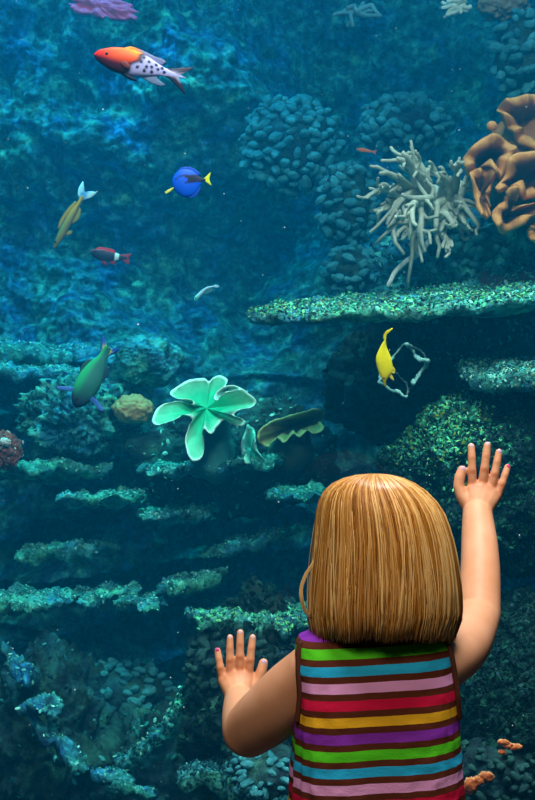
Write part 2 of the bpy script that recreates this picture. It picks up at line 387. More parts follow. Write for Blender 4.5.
def rock(name, px, py, d, rx, ry, rd, label, seed, mat='dark', fl=None, nfl=0, fs=0.008, keep=front_keep, **k):
    kx = d/F_PX; c = P(px, py, d)
    V, Fc = blob_v(c, (rx*kx, rd, ry*kx), seed, n=6, **k)
    t = thing(name, (c.x, c.y, V[:,2].min()), label, 'rock')
    obj('rock_body', V, Fc, M[mat], t)
    if fl: flakes('algae_crust', t, V, Fc, nfl, fs, fl, seed, keep)
    return t
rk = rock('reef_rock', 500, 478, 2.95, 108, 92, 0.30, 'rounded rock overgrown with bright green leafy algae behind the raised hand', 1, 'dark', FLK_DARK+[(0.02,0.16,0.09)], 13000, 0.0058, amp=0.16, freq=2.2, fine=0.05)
V, Fc = blob_v(P(500,478,2.95), (108*2.95/F_PX, 0.30, 92*2.95/F_PX), 1, n=6, amp=0.16, freq=2.2, fine=0.05)
flakes('green_algae', rk, V, Fc, 5200, 0.0053, FLK_GREEN, 77, keep=lambda c, n: np.clip(-n[:,1]+0.8*n[:,2]+0.1, 0, 1)*np.exp(-(((c[:,0]-P(436,0,2.78).x)/0.075)**2+((c[:,2]-P(0,425,2.78).z)/0.08)**2)))
rock('reef_rock', 520, 330, 3.25, 95, 62, 0.28, 'dull purple-grey rock hump under the large flat shelf', 2, 'purple', FLK_TEAL, 1500, 0.007, amp=0.15, freq=2.4, fine=0.05)
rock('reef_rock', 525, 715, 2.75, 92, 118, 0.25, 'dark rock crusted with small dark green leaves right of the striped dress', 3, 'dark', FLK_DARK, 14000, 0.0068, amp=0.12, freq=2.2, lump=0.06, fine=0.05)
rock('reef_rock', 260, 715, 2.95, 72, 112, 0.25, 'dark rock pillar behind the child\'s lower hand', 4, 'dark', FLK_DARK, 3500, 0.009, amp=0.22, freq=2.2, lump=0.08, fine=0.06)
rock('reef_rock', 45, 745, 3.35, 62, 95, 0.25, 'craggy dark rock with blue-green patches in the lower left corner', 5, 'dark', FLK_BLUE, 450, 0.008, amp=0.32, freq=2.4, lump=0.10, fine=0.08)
rock('reef_rock', 165, 790, 3.35, 70, 88, 0.22, 'dark sloping rock with a thin pale ridge left of the bent elbow', 6, 'dark', FLK_TEAL, 300, 0.009, amp=0.28, freq=2.0, lump=0.06, fine=0.06)
rock('reef_rock', 405, 385, 3.45, 75, 60, 0.25, 'shadowed rock below the yellow fish', 7, 'dark', FLK_DARK, 600, 0.009, amp=0.25, freq=2.4, fine=0.06)
rock('reef_rock', 490, 285, 3.35, 120, 70, 0.22, 'blue-green rock behind the pale finger coral', 8, 'wall', FLK_BLUE, 1500, 0.010, amp=0.25, freq=2.6, lump=0.10, fine=0.06)
rock('reef_rock', 145, 362, 3.75, 36, 26, 0.15, 'smooth pale teal boulder right of the green fish', 9, 'ledge', None, amp=0.2, freq=2.0, fine=0.05)
rock('reef_rock', 85, 418, 3.75, 62, 38, 0.20, 'mottled rock under the green diving fish', 10, 'ledge', FLK_BLUE, 500, 0.010, amp=0.3, freq=2.6, lump=0.12, fine=0.08)
rock('reef_rock', 230, 455, 3.7, 100, 58, 0.20, 'dark rock carrying the green soft coral', 11, 'dark', FLK_TEAL, 500, 0.009, amp=0.25, freq=2.4, lump=0.08, fine=0.06)

# ------------------------------------------------------------------ shelves
def shelf(name, px, py, d, rx, ry, th, label, seed, mat='ledge', tilt=(0,0), fl=FLK_TEAL, nfl=500, fs=0.007, cat='ledge', group=None, dx=0, **k):
    c = P(px, py, d); kx = d/F_PX
    V, Fc = plate_v((c.x, c.y, c.z), rx*kx, ry, th*kx, seed, tilt, **k)
    t = thing(name, (c.x, c.y, V[:,2].min()), label, cat, group)
    obj('shelf_body', V, Fc, M[mat], t)
    if fl: flakes('algae_crust', t, V, Fc, nfl, fs, fl, seed, up_keep)
    return t
shelf('table_coral', 425, 302, 2.95, 178, 0.27, 13, 'large flat table coral shelf with a speckled crust above the yellow fish', 21, 'ledge', tilt=(0.075,0.15), nfl=12000, fs=0.0048, cat='coral', fl=FLK_TEAL+FLK_GREEN[:3]+[(0.14,0.26,0.14),(0.02,0.07,0.07),(0.03,0.1,0.08)], amp=0.10, nr=34, nt=260, bump=0.010)
shelf('table_coral', 535, 372, 2.80, 72, 0.20, 16, 'small flat table coral at the right edge above the raised hand', 22, 'ledge', tilt=(0.03,0.10), nfl=5500, fs=0.0045, cat='coral', fl=FLK_TEAL+[(0.14,0.26,0.14),(0.02,0.07,0.07)], amp=0.12, nr=30, nt=200, bump=0.010)
LEDGES = [  # px, py, depth, half width px, reach, thickness px, tilt, label
    (45, 470, 3.70, 68, 0.13, 10, 0.02, 'crusted ledge just below the pinkish coral at the left edge'),
    (112, 497, 3.55, 42, 0.10, 6, 0.03, 'thin pale ledge second down on the left, over a dark gap'),
    (176, 514, 3.50, 36, 0.10, 7, 0.07, 'short ledge below and left of the green soft coral'),
    (70, 550, 3.65, 40, 0.11, 10, 0.06, 'mottled ledge in the middle of the left reef'),
    (20, 599, 3.45, 46, 0.12, 9, -0.01, 'speckled ledge cut by the left edge of the view'),
    (97, 594, 3.55, 36, 0.10, 8, 0.10, 'ledge rising to the right beside the speckled one'),
    (145, 601, 3.45, 24, 0.09, 6, -0.04, 'small low ledge between two larger ones'),
    (195, 581, 3.45, 32, 0.10, 8, 0.16, 'steeply rising ledge left of the blond hair'),
    (182, 470, 3.42, 34, 0.09, 6, 0.02, 'thin ledge right under the green soft coral'),
    (250, 464, 3.38, 34, 0.09, 6, 0.06, 'thin ledge under the tan cup coral'),
    (305, 494, 3.38, 44, 0.10, 6, 0.02, 'thin pale ledge left of the top of the blond head'),
    (262, 617, 2.95, 66, 0.16, 13, 0.0, 'green crusted ledge just above the child\'s lower hand'),
    (255, 775, 2.75, 52, 0.14, 18, 0.02, 'blue-green crusted ledge beside the striped dress under the elbow'),
    (35, 372, 3.85, 60, 0.10, 8, -0.06, 'pale ledge left of the green diving fish'),
    (30, 352, 4.0, 62, 0.10, 12, -0.05, 'broad ledge with a bright top high on the left reef'),
    (42, 706, 3.02, 20, 0.05, 6, 0.0, 'small blue-green ledge on the craggy rock in the lower left'),
    (62, 745, 3.02, 22, 0.05, 8, -0.9, 'steep blue-green crust on the craggy rock in the lower left corner'),
    (22, 668, 3.10, 16, 0.05, 10, -0.7, 'upright blue crust at the top of the craggy lower left rock'),
    (125, 783, 3.05, 26, 0.06, 8, -0.3, 'broken greenish crust at the bottom left of the elbow'),
    (255, 540, 3.60, 38, 0.10, 6, 0.22, 'faint sloping ledge in the dark left of the blond hair'),
    (270, 605, 3.6, 45, 0.08, 4, -0.10, 'faint thin ledge behind the green crusted one'),
]
for i, (px, py, d, rx, ry, th, tl, lb) in enumerate(LEDGES):
    near = i in (11, 12)
    shelf('reef_ledge', px, py, d, rx, ry, th, lb, 40+i, 'wall' if 15 <= i <= 18 else 'ledge', (tl, 0.10 if py < 400 else 0.0), fl=(FLK_GREEN[:3]+FLK_TEAL) if i == 11 else (FLK_BLUE if i == 12 else FLK_LEDGE),
          nfl=3500 if near else int(rx*(5 if 15 <= i <= 18 else 16)), fs=0.0048, group='ledges of the reef', amp=0.62, bump=0.022, bf=18)
# thin ridge along the sloping rock
pts = PN([(186,688),(182,700),(174,714),(166,724),(156,735),(146,744),(132,755),(116,768)], [3.22,3.2,3.18,3.16,3.15,3.14,3.14,3.15]); pts = catmull(pts, 40)
V, Fc = tube_arr(pts, 0.012+0.007*np.sin(np.arange(40)*0.9), 10); V = V+0.012*np.stack([fbm(V*40,3), fbm(V*40+5,3), fbm(V*40+9,3)],1)
t = thing('coral_ridge', tuple(pts.mean(0)-np.array([0,0,0.13])), 'thin pale crust running down the edge of the sloping dark rock', 'coral')
obj('ridge_crust', V, Fc, M['ledge'], t); flakes('algae_crust', t, V, Fc, 420, 0.008, FLK_TEAL, 5)

# ------------------------------------------------------------------ knobby corals: base + separate knobs
def knob_mesh(seed, mat):
    V, Fc = blob_v((0,0,0), (1,0.85,0.8), seed, n=3, amp=0.25, freq=1.4)
    return mesh('knob', V, Fc, mat)
KM = {k: [knob_mesh(90+i, M[k]) for i in range(4)] for k in ('knob','knobdark')}
def knobs(px, py, d, rx, ry, n, sz, label, seed, mat='knob', rd=0.12, cat='coral'):
    r = np.random.default_rng(seed); k = d/F_PX; c = P(px, py, d)
    t = thing('knobby_coral', (c.x, c.y, c.z-ry*k), label, cat, 'knobby corals')
    V, Fc = blob_v((c.x, c.y+0.03, c.z), (rx*k*0.95, rd, ry*k*0.95), seed, n=4, amp=0.15, freq=2.2)
    obj('coral_base', V, Fc, M['dark'], t)
    placed = []
    tries = 0
    while len(placed) < n*2 and tries < 5000:
        tries += 1
        v = r.normal(size=3); v /= np.linalg.norm(v)
        if v[1] > 0.1: continue
        p = np.array([v[0]*rx*k, v[1]*rd, v[2]*ry*k])*(0.99+0.12*r.random())
        if any(np.linalg.norm(p-q) < sz*k*1.02 for q in placed): continue
        placed.append(p)
    for p in placed:
        o = link('knob', KM[mat][r.integers(4)], t); s = sz*k*(0.75+0.5*r.random())
        o.location = np.array([c.x, c.y+0.03, c.z])+p-np.array(t.location)
        o.scale = (s*1.15, s*0.9, s*0.8); o.rotation_euler = (r.normal()*0.4, r.normal()*0.5, r.random()*3)
knobs(292, 145, 4.0, 46, 46, 62, 6.0, 'blue knobby coral mound in the upper middle of the reef wall', 1)
knobs(347, 205, 3.7, 27, 40, 34, 5.6, 'blue knobby coral left of the pale finger coral', 2)
knobs(405, 125, 4.0, 42, 28, 40, 6.0, 'dim knobby coral above the pale finger coral', 3)
knobs(352, 272, 3.6, 26, 24, 26, 5.5, 'knobby coral right above the large flat shelf', 4)
knobs(122, 694, 3.5, 46, 28, 44, 5.6, 'blue knobby coral low on the left in front of a dark gap', 5)
knobs(522, 55, 3.5, 26, 42, 34, 6.0, 'blue knobby coral at the upper right above the orange coral', 6)
knobs(470, 250, 3.2, 42, 26, 40, 5.5, 'bluish knobby coral under the orange coral', 7)
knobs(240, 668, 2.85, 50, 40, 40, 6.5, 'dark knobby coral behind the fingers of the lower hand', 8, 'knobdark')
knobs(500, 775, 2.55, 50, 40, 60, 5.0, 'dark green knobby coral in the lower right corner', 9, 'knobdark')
knobs(270, 775, 2.62, 40, 26, 40, 5.0, 'blue-green knobby coral between elbow and dress', 10)

# ------------------------------------------------------------------ soft corals
# green ruffled leather coral
c = P(207, 465, 3.35)
t = thing('leather_coral', (c.x, c.y, c.z), 'bright green ruffled leather coral with pale white rims', 'coral')
GI, GR, GO = (0.015,0.50,0.27), (0.75,1.0,0.90), (0.02,0.30,0.22)
out = [(212,377),(219,374.5),(227,379),(226,387),(239,387),(247,392),(256,401),(252,407),(240,410),(235,415),(245,420),(243,426),(233,424),(225,420),(217,427),(212,434),(205,428),(203,436),(205,449),(202,458),(194,460),(188,451),(186,438),(189,427),(192,419),(184,415),(169,422),(157,424.5),(153.5,417),(161,405),(178,401),(192,404),(190,399),(174,397.5),(170,391),(186,380),(202,377.5),(208,381)]
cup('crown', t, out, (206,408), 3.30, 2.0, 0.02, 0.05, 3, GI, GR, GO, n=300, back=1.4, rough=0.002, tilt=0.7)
out = [(214,396),(220,388),(232,385),(242,389),(236,391),(224,394),(217,401)]
cup('fold', t, out, (226,391), 3.25, 1.6, 0.01, 0.02, 4, (0.10,0.40,0.36), GR, GO, n=80, rough=0.002, tilt=0.7)
pts = catmull(PN([(208,412),(212,430),(213,448),(212,472)], [3.36,3.40,3.41,3.40]), 24)
V, Fc = tube_arr(pts, np.linspace(0.05,0.065,24), 20); V = V+0.01*fbm(V*25,3)[:,None]
obj('stalk', V, Fc, M['soft'], t, np.tile(np.array([0.03,0.22,0.22]), (len(V),1)))
out = [(247,425),(254,431),(256,444),(262,456),(267,463),(257,466),(246,461),(241,446)]
cup('lobe', t, out, (251,448), 3.36, 2.4, 0.03, 0.04, 5, (0.06,0.50,0.42), (0.40,0.90,0.80), GO, n=100, tilt=0.5)
# tan cup coral
c = P(290, 450, 3.45)
t = thing('cup_coral', (c.x, c.y, c.z), 'tan cup coral with a wavy rim beside the green leather coral', 'coral')
out = [(257,436),(262,427),(276,419),(298,413),(314,409),(326,412),(322,421),(324,428),(315,434),(308,430),(300,437),(293,434),(284,442),(276,438),(268,446),(260,443)]
cup('cup', t, out, (291,427), 3.42, 2.2, 0.06, 0.05, 8, (0.22,0.20,0.08), (0.62,0.52,0.22), (0.15,0.16,0.10), n=160, tilt=0.8)
pts = PN([(291,430),(291,445),(290,458)], [3.50,3.52,3.5]); V, Fc = tube_arr(catmull(pts,10), np.linspace(0.05,0.07,10), 16)
obj('stalk', V, Fc, M['soft'], t, np.tile(np.array([0.12,0.13,0.09]), (len(V),1)))
# tan mound
V, Fc = blob_v(P(133, 409, 3.55), (0.058,0.05,0.042), 31, n=5, amp=0.14, freq=2.5, lump=0.06, lfreq=9, fine=0.03)
o = obj('mound_coral', V, Fc, M['soft'], None, np.tile(np.array([0.50,0.36,0.16]), (len(V),1))); tag(o, 'small rounded tan coral left of the green leather coral', 'coral')
# orange-brown folded leather coral, upper right
c = P(515, 240, 3.0)
t = thing('leather_coral', (c.x, c.y, c.z), 'orange-brown folded leather coral at the right edge', 'coral')
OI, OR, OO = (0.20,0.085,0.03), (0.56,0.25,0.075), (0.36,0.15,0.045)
kw = dict(c_in=OI, c_rim=OR, c_out=OO, mat='soft', rough=0.002, tilt=0.25)
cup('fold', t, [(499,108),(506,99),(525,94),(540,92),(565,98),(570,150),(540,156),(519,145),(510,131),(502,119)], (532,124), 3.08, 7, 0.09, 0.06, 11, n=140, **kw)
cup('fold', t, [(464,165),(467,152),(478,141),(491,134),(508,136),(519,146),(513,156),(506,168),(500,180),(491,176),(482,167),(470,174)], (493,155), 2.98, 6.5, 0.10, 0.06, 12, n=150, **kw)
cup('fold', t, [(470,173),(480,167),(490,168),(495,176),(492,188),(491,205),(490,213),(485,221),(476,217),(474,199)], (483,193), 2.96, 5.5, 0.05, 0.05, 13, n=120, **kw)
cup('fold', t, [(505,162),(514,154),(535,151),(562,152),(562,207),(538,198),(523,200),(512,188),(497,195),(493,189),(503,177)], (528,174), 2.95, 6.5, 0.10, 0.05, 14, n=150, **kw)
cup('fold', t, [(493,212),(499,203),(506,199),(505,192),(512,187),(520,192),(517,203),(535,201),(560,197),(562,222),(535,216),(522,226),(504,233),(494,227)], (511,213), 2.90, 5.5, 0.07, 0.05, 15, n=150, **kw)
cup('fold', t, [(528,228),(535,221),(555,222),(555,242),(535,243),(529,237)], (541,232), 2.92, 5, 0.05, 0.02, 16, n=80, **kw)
V, Fc = blob_v(P(492,126,3.0), (0.013,0.013,0.012), 5, n=3, amp=0.1); obj('bud', V, Fc, M['soft'], t, np.tile(np.array(OR), (len(V),1)))
V, Fc = blob_v(P(533,170,3.22), (0.13,0.13,0.15), 6, n=5, amp=0.15, freq=2); obj('body', V, Fc, M['soft'], t, np.tile(np.array(OO)*0.7, (len(V),1)))
# pale finger coral
c = P(436, 255, 3.15); r = np.random.default_rng(12)
t = thing('finger_coral', (c.x, c.y, c.z), 'pale grey-white finger coral with many branching tentacles', 'coral')
TIPS = [(390,146),(402,156),(420,157),(378,174),(367,194),(371,212),(389,240),(386,224),(409,246),(407,235),(437,256),(447,253),(478,228),(466,225),(468,179),(458,161),(471,189),(430,165),(440,172),(412,159),(396,155),(381,184),(394,237),(422,251),(458,212),(461,235),(448,190),(424,182),(400,196),(405,212),(415,228),(452,222),(465,205),(438,230)]
def branch_arr(a, b, r0, r1, bend, n=14):
    a, b = np.array(a), np.array(b); mid = (a+b)/2+bend
    pts = catmull([a, a*0.5+mid*0.5+bend*0.2, mid, b], n); pts = pts+0.011*np.stack([fbm(pts*24+k*9,2) for k in range(3)],1)*np.linspace(0,1,n)[:,None]
    return tube_arr(pts, np.linspace(r0, r1, n), 8)
for i, (tx, ty) in enumerate(TIPS):
    bx, by = (424,200) if tx < 425 else (445,205)
    bx += r.normal()*4; by += r.normal()*4
    a = P(bx, by, 3.12); dd = 3.02+r.normal()*0.05; b = P(tx, ty, dd)
    L_ = (b-a).length
    bend = np.array([r.normal()*0.10, -0.16-0.12*r.random(), 0.07+r.normal()*0.09])*L_
    ps = [branch_arr(a, b, 0.016, 0.0045, bend)]
    axis = ps[0][0][:14*8].reshape(14,8,3).mean(1)
    for q in range(int(r.integers(3,6))):
        s = axis[int(r.integers(7,12))]; dirn = (axis[13]-axis[8]); dirn = dirn/np.linalg.norm(dirn)
        e = s+(dirn+r.normal(size=3)*0.45)*(0.03+0.025*r.random())
        ps.append(branch_arr(s, e, 0.0062, 0.0036, r.normal(size=3)*0.008, 8))
    V, Fc = join(ps); obj('tentacle', V, Fc, M['white_coral'], t, np.tile(np.array([0.37,0.44,0.37])*(0.8+0.35*r.random()), (len(V),1)))
V, Fc = blob_v(P(434,206,3.16), (0.055,0.05,0.05), 8, n=4, amp=0.2); obj('trunk', V, Fc, M['white_coral'], t, np.tile(np.array([0.45,0.50,0.46]), (len(V),1)))
pts = catmull(PN([(430,240),(418,254),(408,260),(396,271),(391,280),(388,286)], [3.12,3.06,3.04,3.02,3.0,3.0]), 24); V, Fc = tube_arr(pts, np.linspace(0.008,0.005,24), 8)
obj('tentacle', V, Fc, M['white_coral'], t, np.tile(np.array([0.40,0.50,0.48]), (len(V),1)))
# angular dead coral twigs by the yellow fish
c = P(405, 396, 2.66)
t = thing('branch_coral', (c.x, c.y, c.z), 'thin pale angular coral twigs beside the yellow fish', 'coral')
for ln, rr in (([(390,362),(396,353),(400,348),(405.5,344)],0.005), ([(405.5,344),(411,347),(416,355),(421,360),(428,361)],0.009), ([(411,346),(420,350),(428,361)],0.004), ([(428,361),(425,367),(421,372),(417,378),(414,384)],0.009), ([(378.5,382),(384,385),(390.5,389.5),(398,392),(407,397)],0.006), ([(378.5,382),(380,378),(382,372)],0.005), ([(396,372),(402,380),(408,388),(407,397)],0.003), ([(414,384),(409,390),(407,397)],0.003)):
    pts = catmull(PN(ln, 2.70+0.02*np.sin(np.arange(len(ln)))), 22); V, Fc = tube_arr(pts, rr*0.62*(0.6+0.4*np.sin(np.arange(22)*1.3)**2), 8)
    V = V+0.004*np.stack([fbm(V*60,3), fbm(V*60+5,3), fbm(V*60+9,3)],1)
    obj('twig', V, Fc, M['white_coral'], t, np.tile(np.array([0.16,0.42,0.40])*(1 if rr > 0.0045 else 0.25), (len(V),1)))
# pink encrusting coral, top left
c = P(98, 8, 3.95); V, Fc = plate_v((0,0,0), 0.11, 0.05, 0.02, 61, nr=18, nt=110, amp=0.5, bump=0.015, bf=20)
V = np.stack([V[:,0], V[:,2], V[:,1]*0.75+0.25*V[:,0]*-1],1)+np.array(c)+np.array([0,-0.02,0])
V[:,1] -= 0.02*fbm(V*20,3)
t = thing('crust_coral', (c.x, c.y, c.z-0.08), 'dusky pink crust coral at the top left above the red and white fish', 'coral')
obj('coral_sheet', V, Fc, M['soft'], t, np.tile(np.array([0.95,0.10,0.28]), (len(V),1)))
# red-brown coral at the left edge
V, Fc = blob_v(P(2,450,3.45), (0.052,0.04,0.050), 33, n=5, amp=0.28, freq=2.4, lump=0.15, lfreq=8, fine=0.06)
t = thing('lumpy_coral', (P(2,450,3.45).x, 3.45, V[:,2].min()), 'reddish brown lumpy coral with a white patch at the left edge', 'coral')
obj('coral_body', V, Fc, M['soft'], t, np.tile(np.array([0.34,0.10,0.09]), (len(V),1)))
V, Fc = blob_v(P(5,442,3.40), (0.016,0.012,0.012), 34, n=4, amp=0.3); obj('white_patch', V, Fc, M['soft'], t, np.tile(np.array([0.75,0.75,0.72]), (len(V),1)))
flakes('coral_crust', t, *blob_v(P(2,450,3.45), (0.052,0.04,0.050), 33, n=5, amp=0.28, freq=2.4, lump=0.15, lfreq=8, fine=0.06), 260, 0.008, [(0.5,0.13,0.10),(0.25,0.10,0.10),(0.5,0.45,0.42)], 3)
# tufts at the top edge
def tuft(px, py, d, n, spread, colr, label, seed, thick=0.007):
    r = np.random.default_rng(seed); k = d/F_PX; c = P(px, py, d)
    t = thing('tuft_coral', (c.x, c.y, c.z-spread*k), label, 'coral')
    for i in range(n):
        a = np.array(c)+r.normal(size=3)*0.006; th = r.random()*2*math.pi
        b = a+np.array([math.cos(th), -0.5*r.random(), 0.6*math.sin(th)-0.15])*spread*k*(0.5+0.6*r.random())
        V, Fc = branch_arr(a, b, thick, thick*0.6, r.normal(size=3)*0.01, 9); obj('branch', V, Fc, M['white_coral'], t, np.tile(np.array(colr)*(0.8+0.4*r.random()), (len(V),1)))
tuft(458, 6, 3.5, 16, 14, (0.62,0.80,0.72), 'whitish tuft of coral at the top edge', 4, 0.008)
tuft(357, 12, 4.1, 14, 20, (0.20,0.42,0.46), 'dim bluish tuft of coral at the top edge', 5, 0.010)
V, Fc = blob_v(P(503,4,3.6), (0.07,0.05,0.045), 39, n=5, amp=0.25, freq=2.6, lump=0.12, lfreq=9)
tag(obj('mound_coral', V, Fc, M['soft'], None, np.tile(np.array([0.22,0.20,0.13]), (len(V),1))), 'brownish lumpy coral at the top right', 'coral')
# orange sponges, lower right
def sponge(lobes, d, label, seed):
    ps = []
    t = thing('orange_sponge', tuple(P(lobes[0][0], lobes[0][1]+6, d)), label, 'sponge', 'orange sponges')
    for i,(x,y,rx,ry) in enumerate(lobes):
        k = d/F_PX; V, Fc = blob_v(P(x,y,d), (rx*k, 0.010, ry*k), seed+i, n=4, amp=0.25, freq=1.8, fine=0.05)
        cc = np.array(P(x,y,d)); e = np.linalg.norm((V-cc)[:,[0,2]]/np.array([rx*k,ry*k]), axis=1)
        col = np.array([0.55,0.115,0.022])*(1-sstep(0.8,1.05,e))[:,None]+np.array([0.80,0.34,0.15])*sstep(0.8,1.05,e)[:,None]
        obj('lobe', V, Fc, M['soft'], t, col)
sponge([(471,786,8,8.5),(486,777,8,5.5),(478,781,6,5)], 2.36, 'orange two-lobed sponge beside the hem of the striped dress', 51)
sponge([(503,742,6,2.6),(514,747,8,3.4),(502,752,4,2.6),(508,745,5,3)], 2.36, 'orange branching sponge in the lower right corner', 61)

# drifting specks
r = np.random.default_rng(44); ps = []
I1 = ico(1)
for k in range(150):
    d = 2.1+1.3*r.random(); p = np.array(P(r.random()*535, r.random()*800, d)); s = 0.0007+0.0013*r.random()**3
    ps.append((I1[0]*s+p, I1[1]))
V, Fc = join(ps); o = link('drifting_specks', mesh('drifting_specks', V, Fc, plain('speck', (0.8,0.85,0.85), 0.5))); tag(o, 'tiny pale specks drifting in the water', 'particles', kind='stuff')

# ------------------------------------------------------------------ fish (local: nose at +X end, Z up, Y across)
def interp(xs, tab):
    t = np.array(tab, float); return np.interp(xs, t[:,0], t[:,1])
def smooth_prof(tab, n):
    t = catmull(tab, 200); s = np.linspace(0,1,n); o = np.argsort(t[:,0]); return np.interp(s, t[o,0], t[o,1])
def fin(name, t, poly, th, colfn, bend, off=0.0, ydir=0.0, n=60):
    """membrane with real thickness, from an outline in (s along body 0 nose..1 tail, h) in body lengths"""
    o = catmull(poly, n, True); c = o.mean(0); rows = []
    for f, y in ((0.02,1),(0.5,0.9),(0.85,0.6),(1,0),(0.85,-0.6),(0.5,-0.9),(0.02,-1)):
        q = c+(o-c)*f; rows.append(np.column_stack([q, np.full(n, y*th)]))
    A = np.concatenate(rows); Fc = grid_faces(7, n, True).tolist()
    return A, Fc
def fish(name, label, nose_px, tail_px, d, top, bot, wid, colfn, fins, yaw=0.0, roll=0.0, bend=0.0, eye=(0.12,0.03,0.018), ddepth=0.0, scale_to=1.0):
    """nose/tail pixel give position and heading; yaw turns the fish towards or away from the viewer"""
    a, b = P(*nose_px, d), P(*tail_px, d+ddepth)
    axis = (a-b); Lg = axis.length*scale_to; X = axis.normalized()
    side = Vector((0,-1,0)); Zv = side.cross(X)*-1
    Zv = Zv.normalized()
    Yv = Zv.cross(X).normalized()
    Mx = Matrix((X, Yv, Zv)).transposed().to_4x4()
    if roll: Mx = Mx @ Matrix.Rotation(roll, 4, 'X')
    t = thing(name, (a+b)/2, label, 'fish'); t.rotation_euler = Mx.to_euler()
    ns_, na = 90, 48
    s = np.linspace(0,1,ns_); T, B_, W = smooth_prof(top, ns_), smooth_prof(bot, ns_), smooth_prof(wid, ns_)
    th = np.arange(na)/na*2*math.pi
    ce, hh = (T+B_)/2, np.maximum((T-B_)/2, 0.002)
    cy, sy = np.cos(th), np.sin(th)
    Yl = W[:,None]*np.sign(cy)*np.abs(cy)**0.9; Zl = ce[:,None]+hh[:,None]*sy
    def loc(sv, y, z):
        xb = 0.5-sv; yb = y+bend*(sv-0.4)**2*np.sign(sv-0.4)*1.0
        return np.stack([xb*Lg, yb*Lg, z*Lg], -1)
    SS = np.repeat(s[:,None], na, 1)
    V = loc(SS, Yl, Zl).reshape(-1,3); hn = np.repeat(sy[None,:], ns_, 0)
    col = colfn(SS.ravel(), hn.ravel(), Zl.ravel())
    V = np.concatenate([V, V[:na].mean(0)[None], V[-na:].mean(0)[None]]); col = np.concatenate([col, col[:1], col[-1:]])
    Fc = grid_faces(ns_, na, True).tolist(); e = ns_*na
    for k in range(na): Fc.append([e, (k+1)%na, k]); Fc.append([e+1, (ns_-1)*na+k, (ns_-1)*na+(k+1)%na])
    link('body', mesh('fish_body', V, Fc, M['fish'], col), t)
    for fname, poly, cf, yo, sp in fins:
        A, FF = fin(fname, t, poly, 0.006, cf, bend)
        sides = (1,) if sp == 0 else (1,-1)
        for sg in sides:
            y = A[:,2]+sg*(yo+sp*np.abs(A[:,0]-poly[0][0]))
            VV = loc(A[:,0], y, A[:,1]); link(fname, mesh(fname, VV, FF, M['fish'], cf(A[:,0], A[:,1])), t)
    if eye:
        es, ez, er = eye; wv = np.interp(es, s, W); I = ico(3)
        k = np.interp(es, s, ce); h_ = np.interp(es, s, hh); yy = wv*math.sqrt(max(0.05,1-((ez-k)/h_)**2))
        for sg in (1,-1):
            V = I[0]*np.array([er, er*0.5, er])*Lg+loc(np.array([es]), np.array([sg*yy*0.97]), np.array([ez]))
            link('eye', mesh('eye', V, I[1], M['eye']), t)
    return t
def mixc(a, b, f): return np.array(a)*(1-f)[:,None]+np.array(b)*f[:,None]
def const(c): return lambda s, h: np.tile(np.array(c), (len(s),1))
# red and white spotted fish with lyre tail
SPOTS = [(0.50,0.03),(0.58,0.055),(0.565,-0.005),(0.62,0.01),(0.55,-0.05),(0.66,0.045),(0.69,0.005),(0.63,-0.04),(0.73,0.03),(0.76,-0.005),(0.52,0.085),(0.47,-0.03)]
def hog(s, hn, z):
    f = sstep(0.02, 0.30, s)
    c = mixc((0.70,0.012,0.008), (0.90,0.13,0.0), np.clip(f*(0.45+0.6*hn),0,1))
    c = c*(1-(sstep(0.25,0.5,s)*sstep(0.3,0.9,hn))[:,None])+np.array((0.95,0.34,0.0))*(sstep(0.25,0.5,s)*sstep(0.3,0.9,hn))[:,None]
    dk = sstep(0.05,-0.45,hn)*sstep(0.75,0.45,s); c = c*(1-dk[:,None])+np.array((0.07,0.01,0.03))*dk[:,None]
    edge = 0.43+0.10*np.clip(hn,-1,1)+0.02*np.sin(hn*6)
    wh = sstep(edge-0.012, edge+0.012, s); c = c*(1-wh[:,None])+np.array((0.50,0.48,0.85))*wh[:,None]
    bd = np.exp(-((s-edge)/0.032)**2); c = c*(1-bd[:,None]*0.95)+np.array((0.02,0.006,0.02))*bd[:,None]*0.95
    for a, b in SPOTS:
        q = sstep(0.022,0.014,np.hypot(s-a, z-b)); c = c*(1-q[:,None])+np.array((0.02,0.01,0.04))*q[:,None]
    return c
bk = (0.02,0.015,0.04)
def hogtail(s, h):
    f = np.clip(np.abs(h)/(0.02+0.55*np.clip(s-0.78,0,1)), 0, 1.2); e = sstep(0.30,0.5,f); return mixc((0.55,0.52,0.80), bk, e)
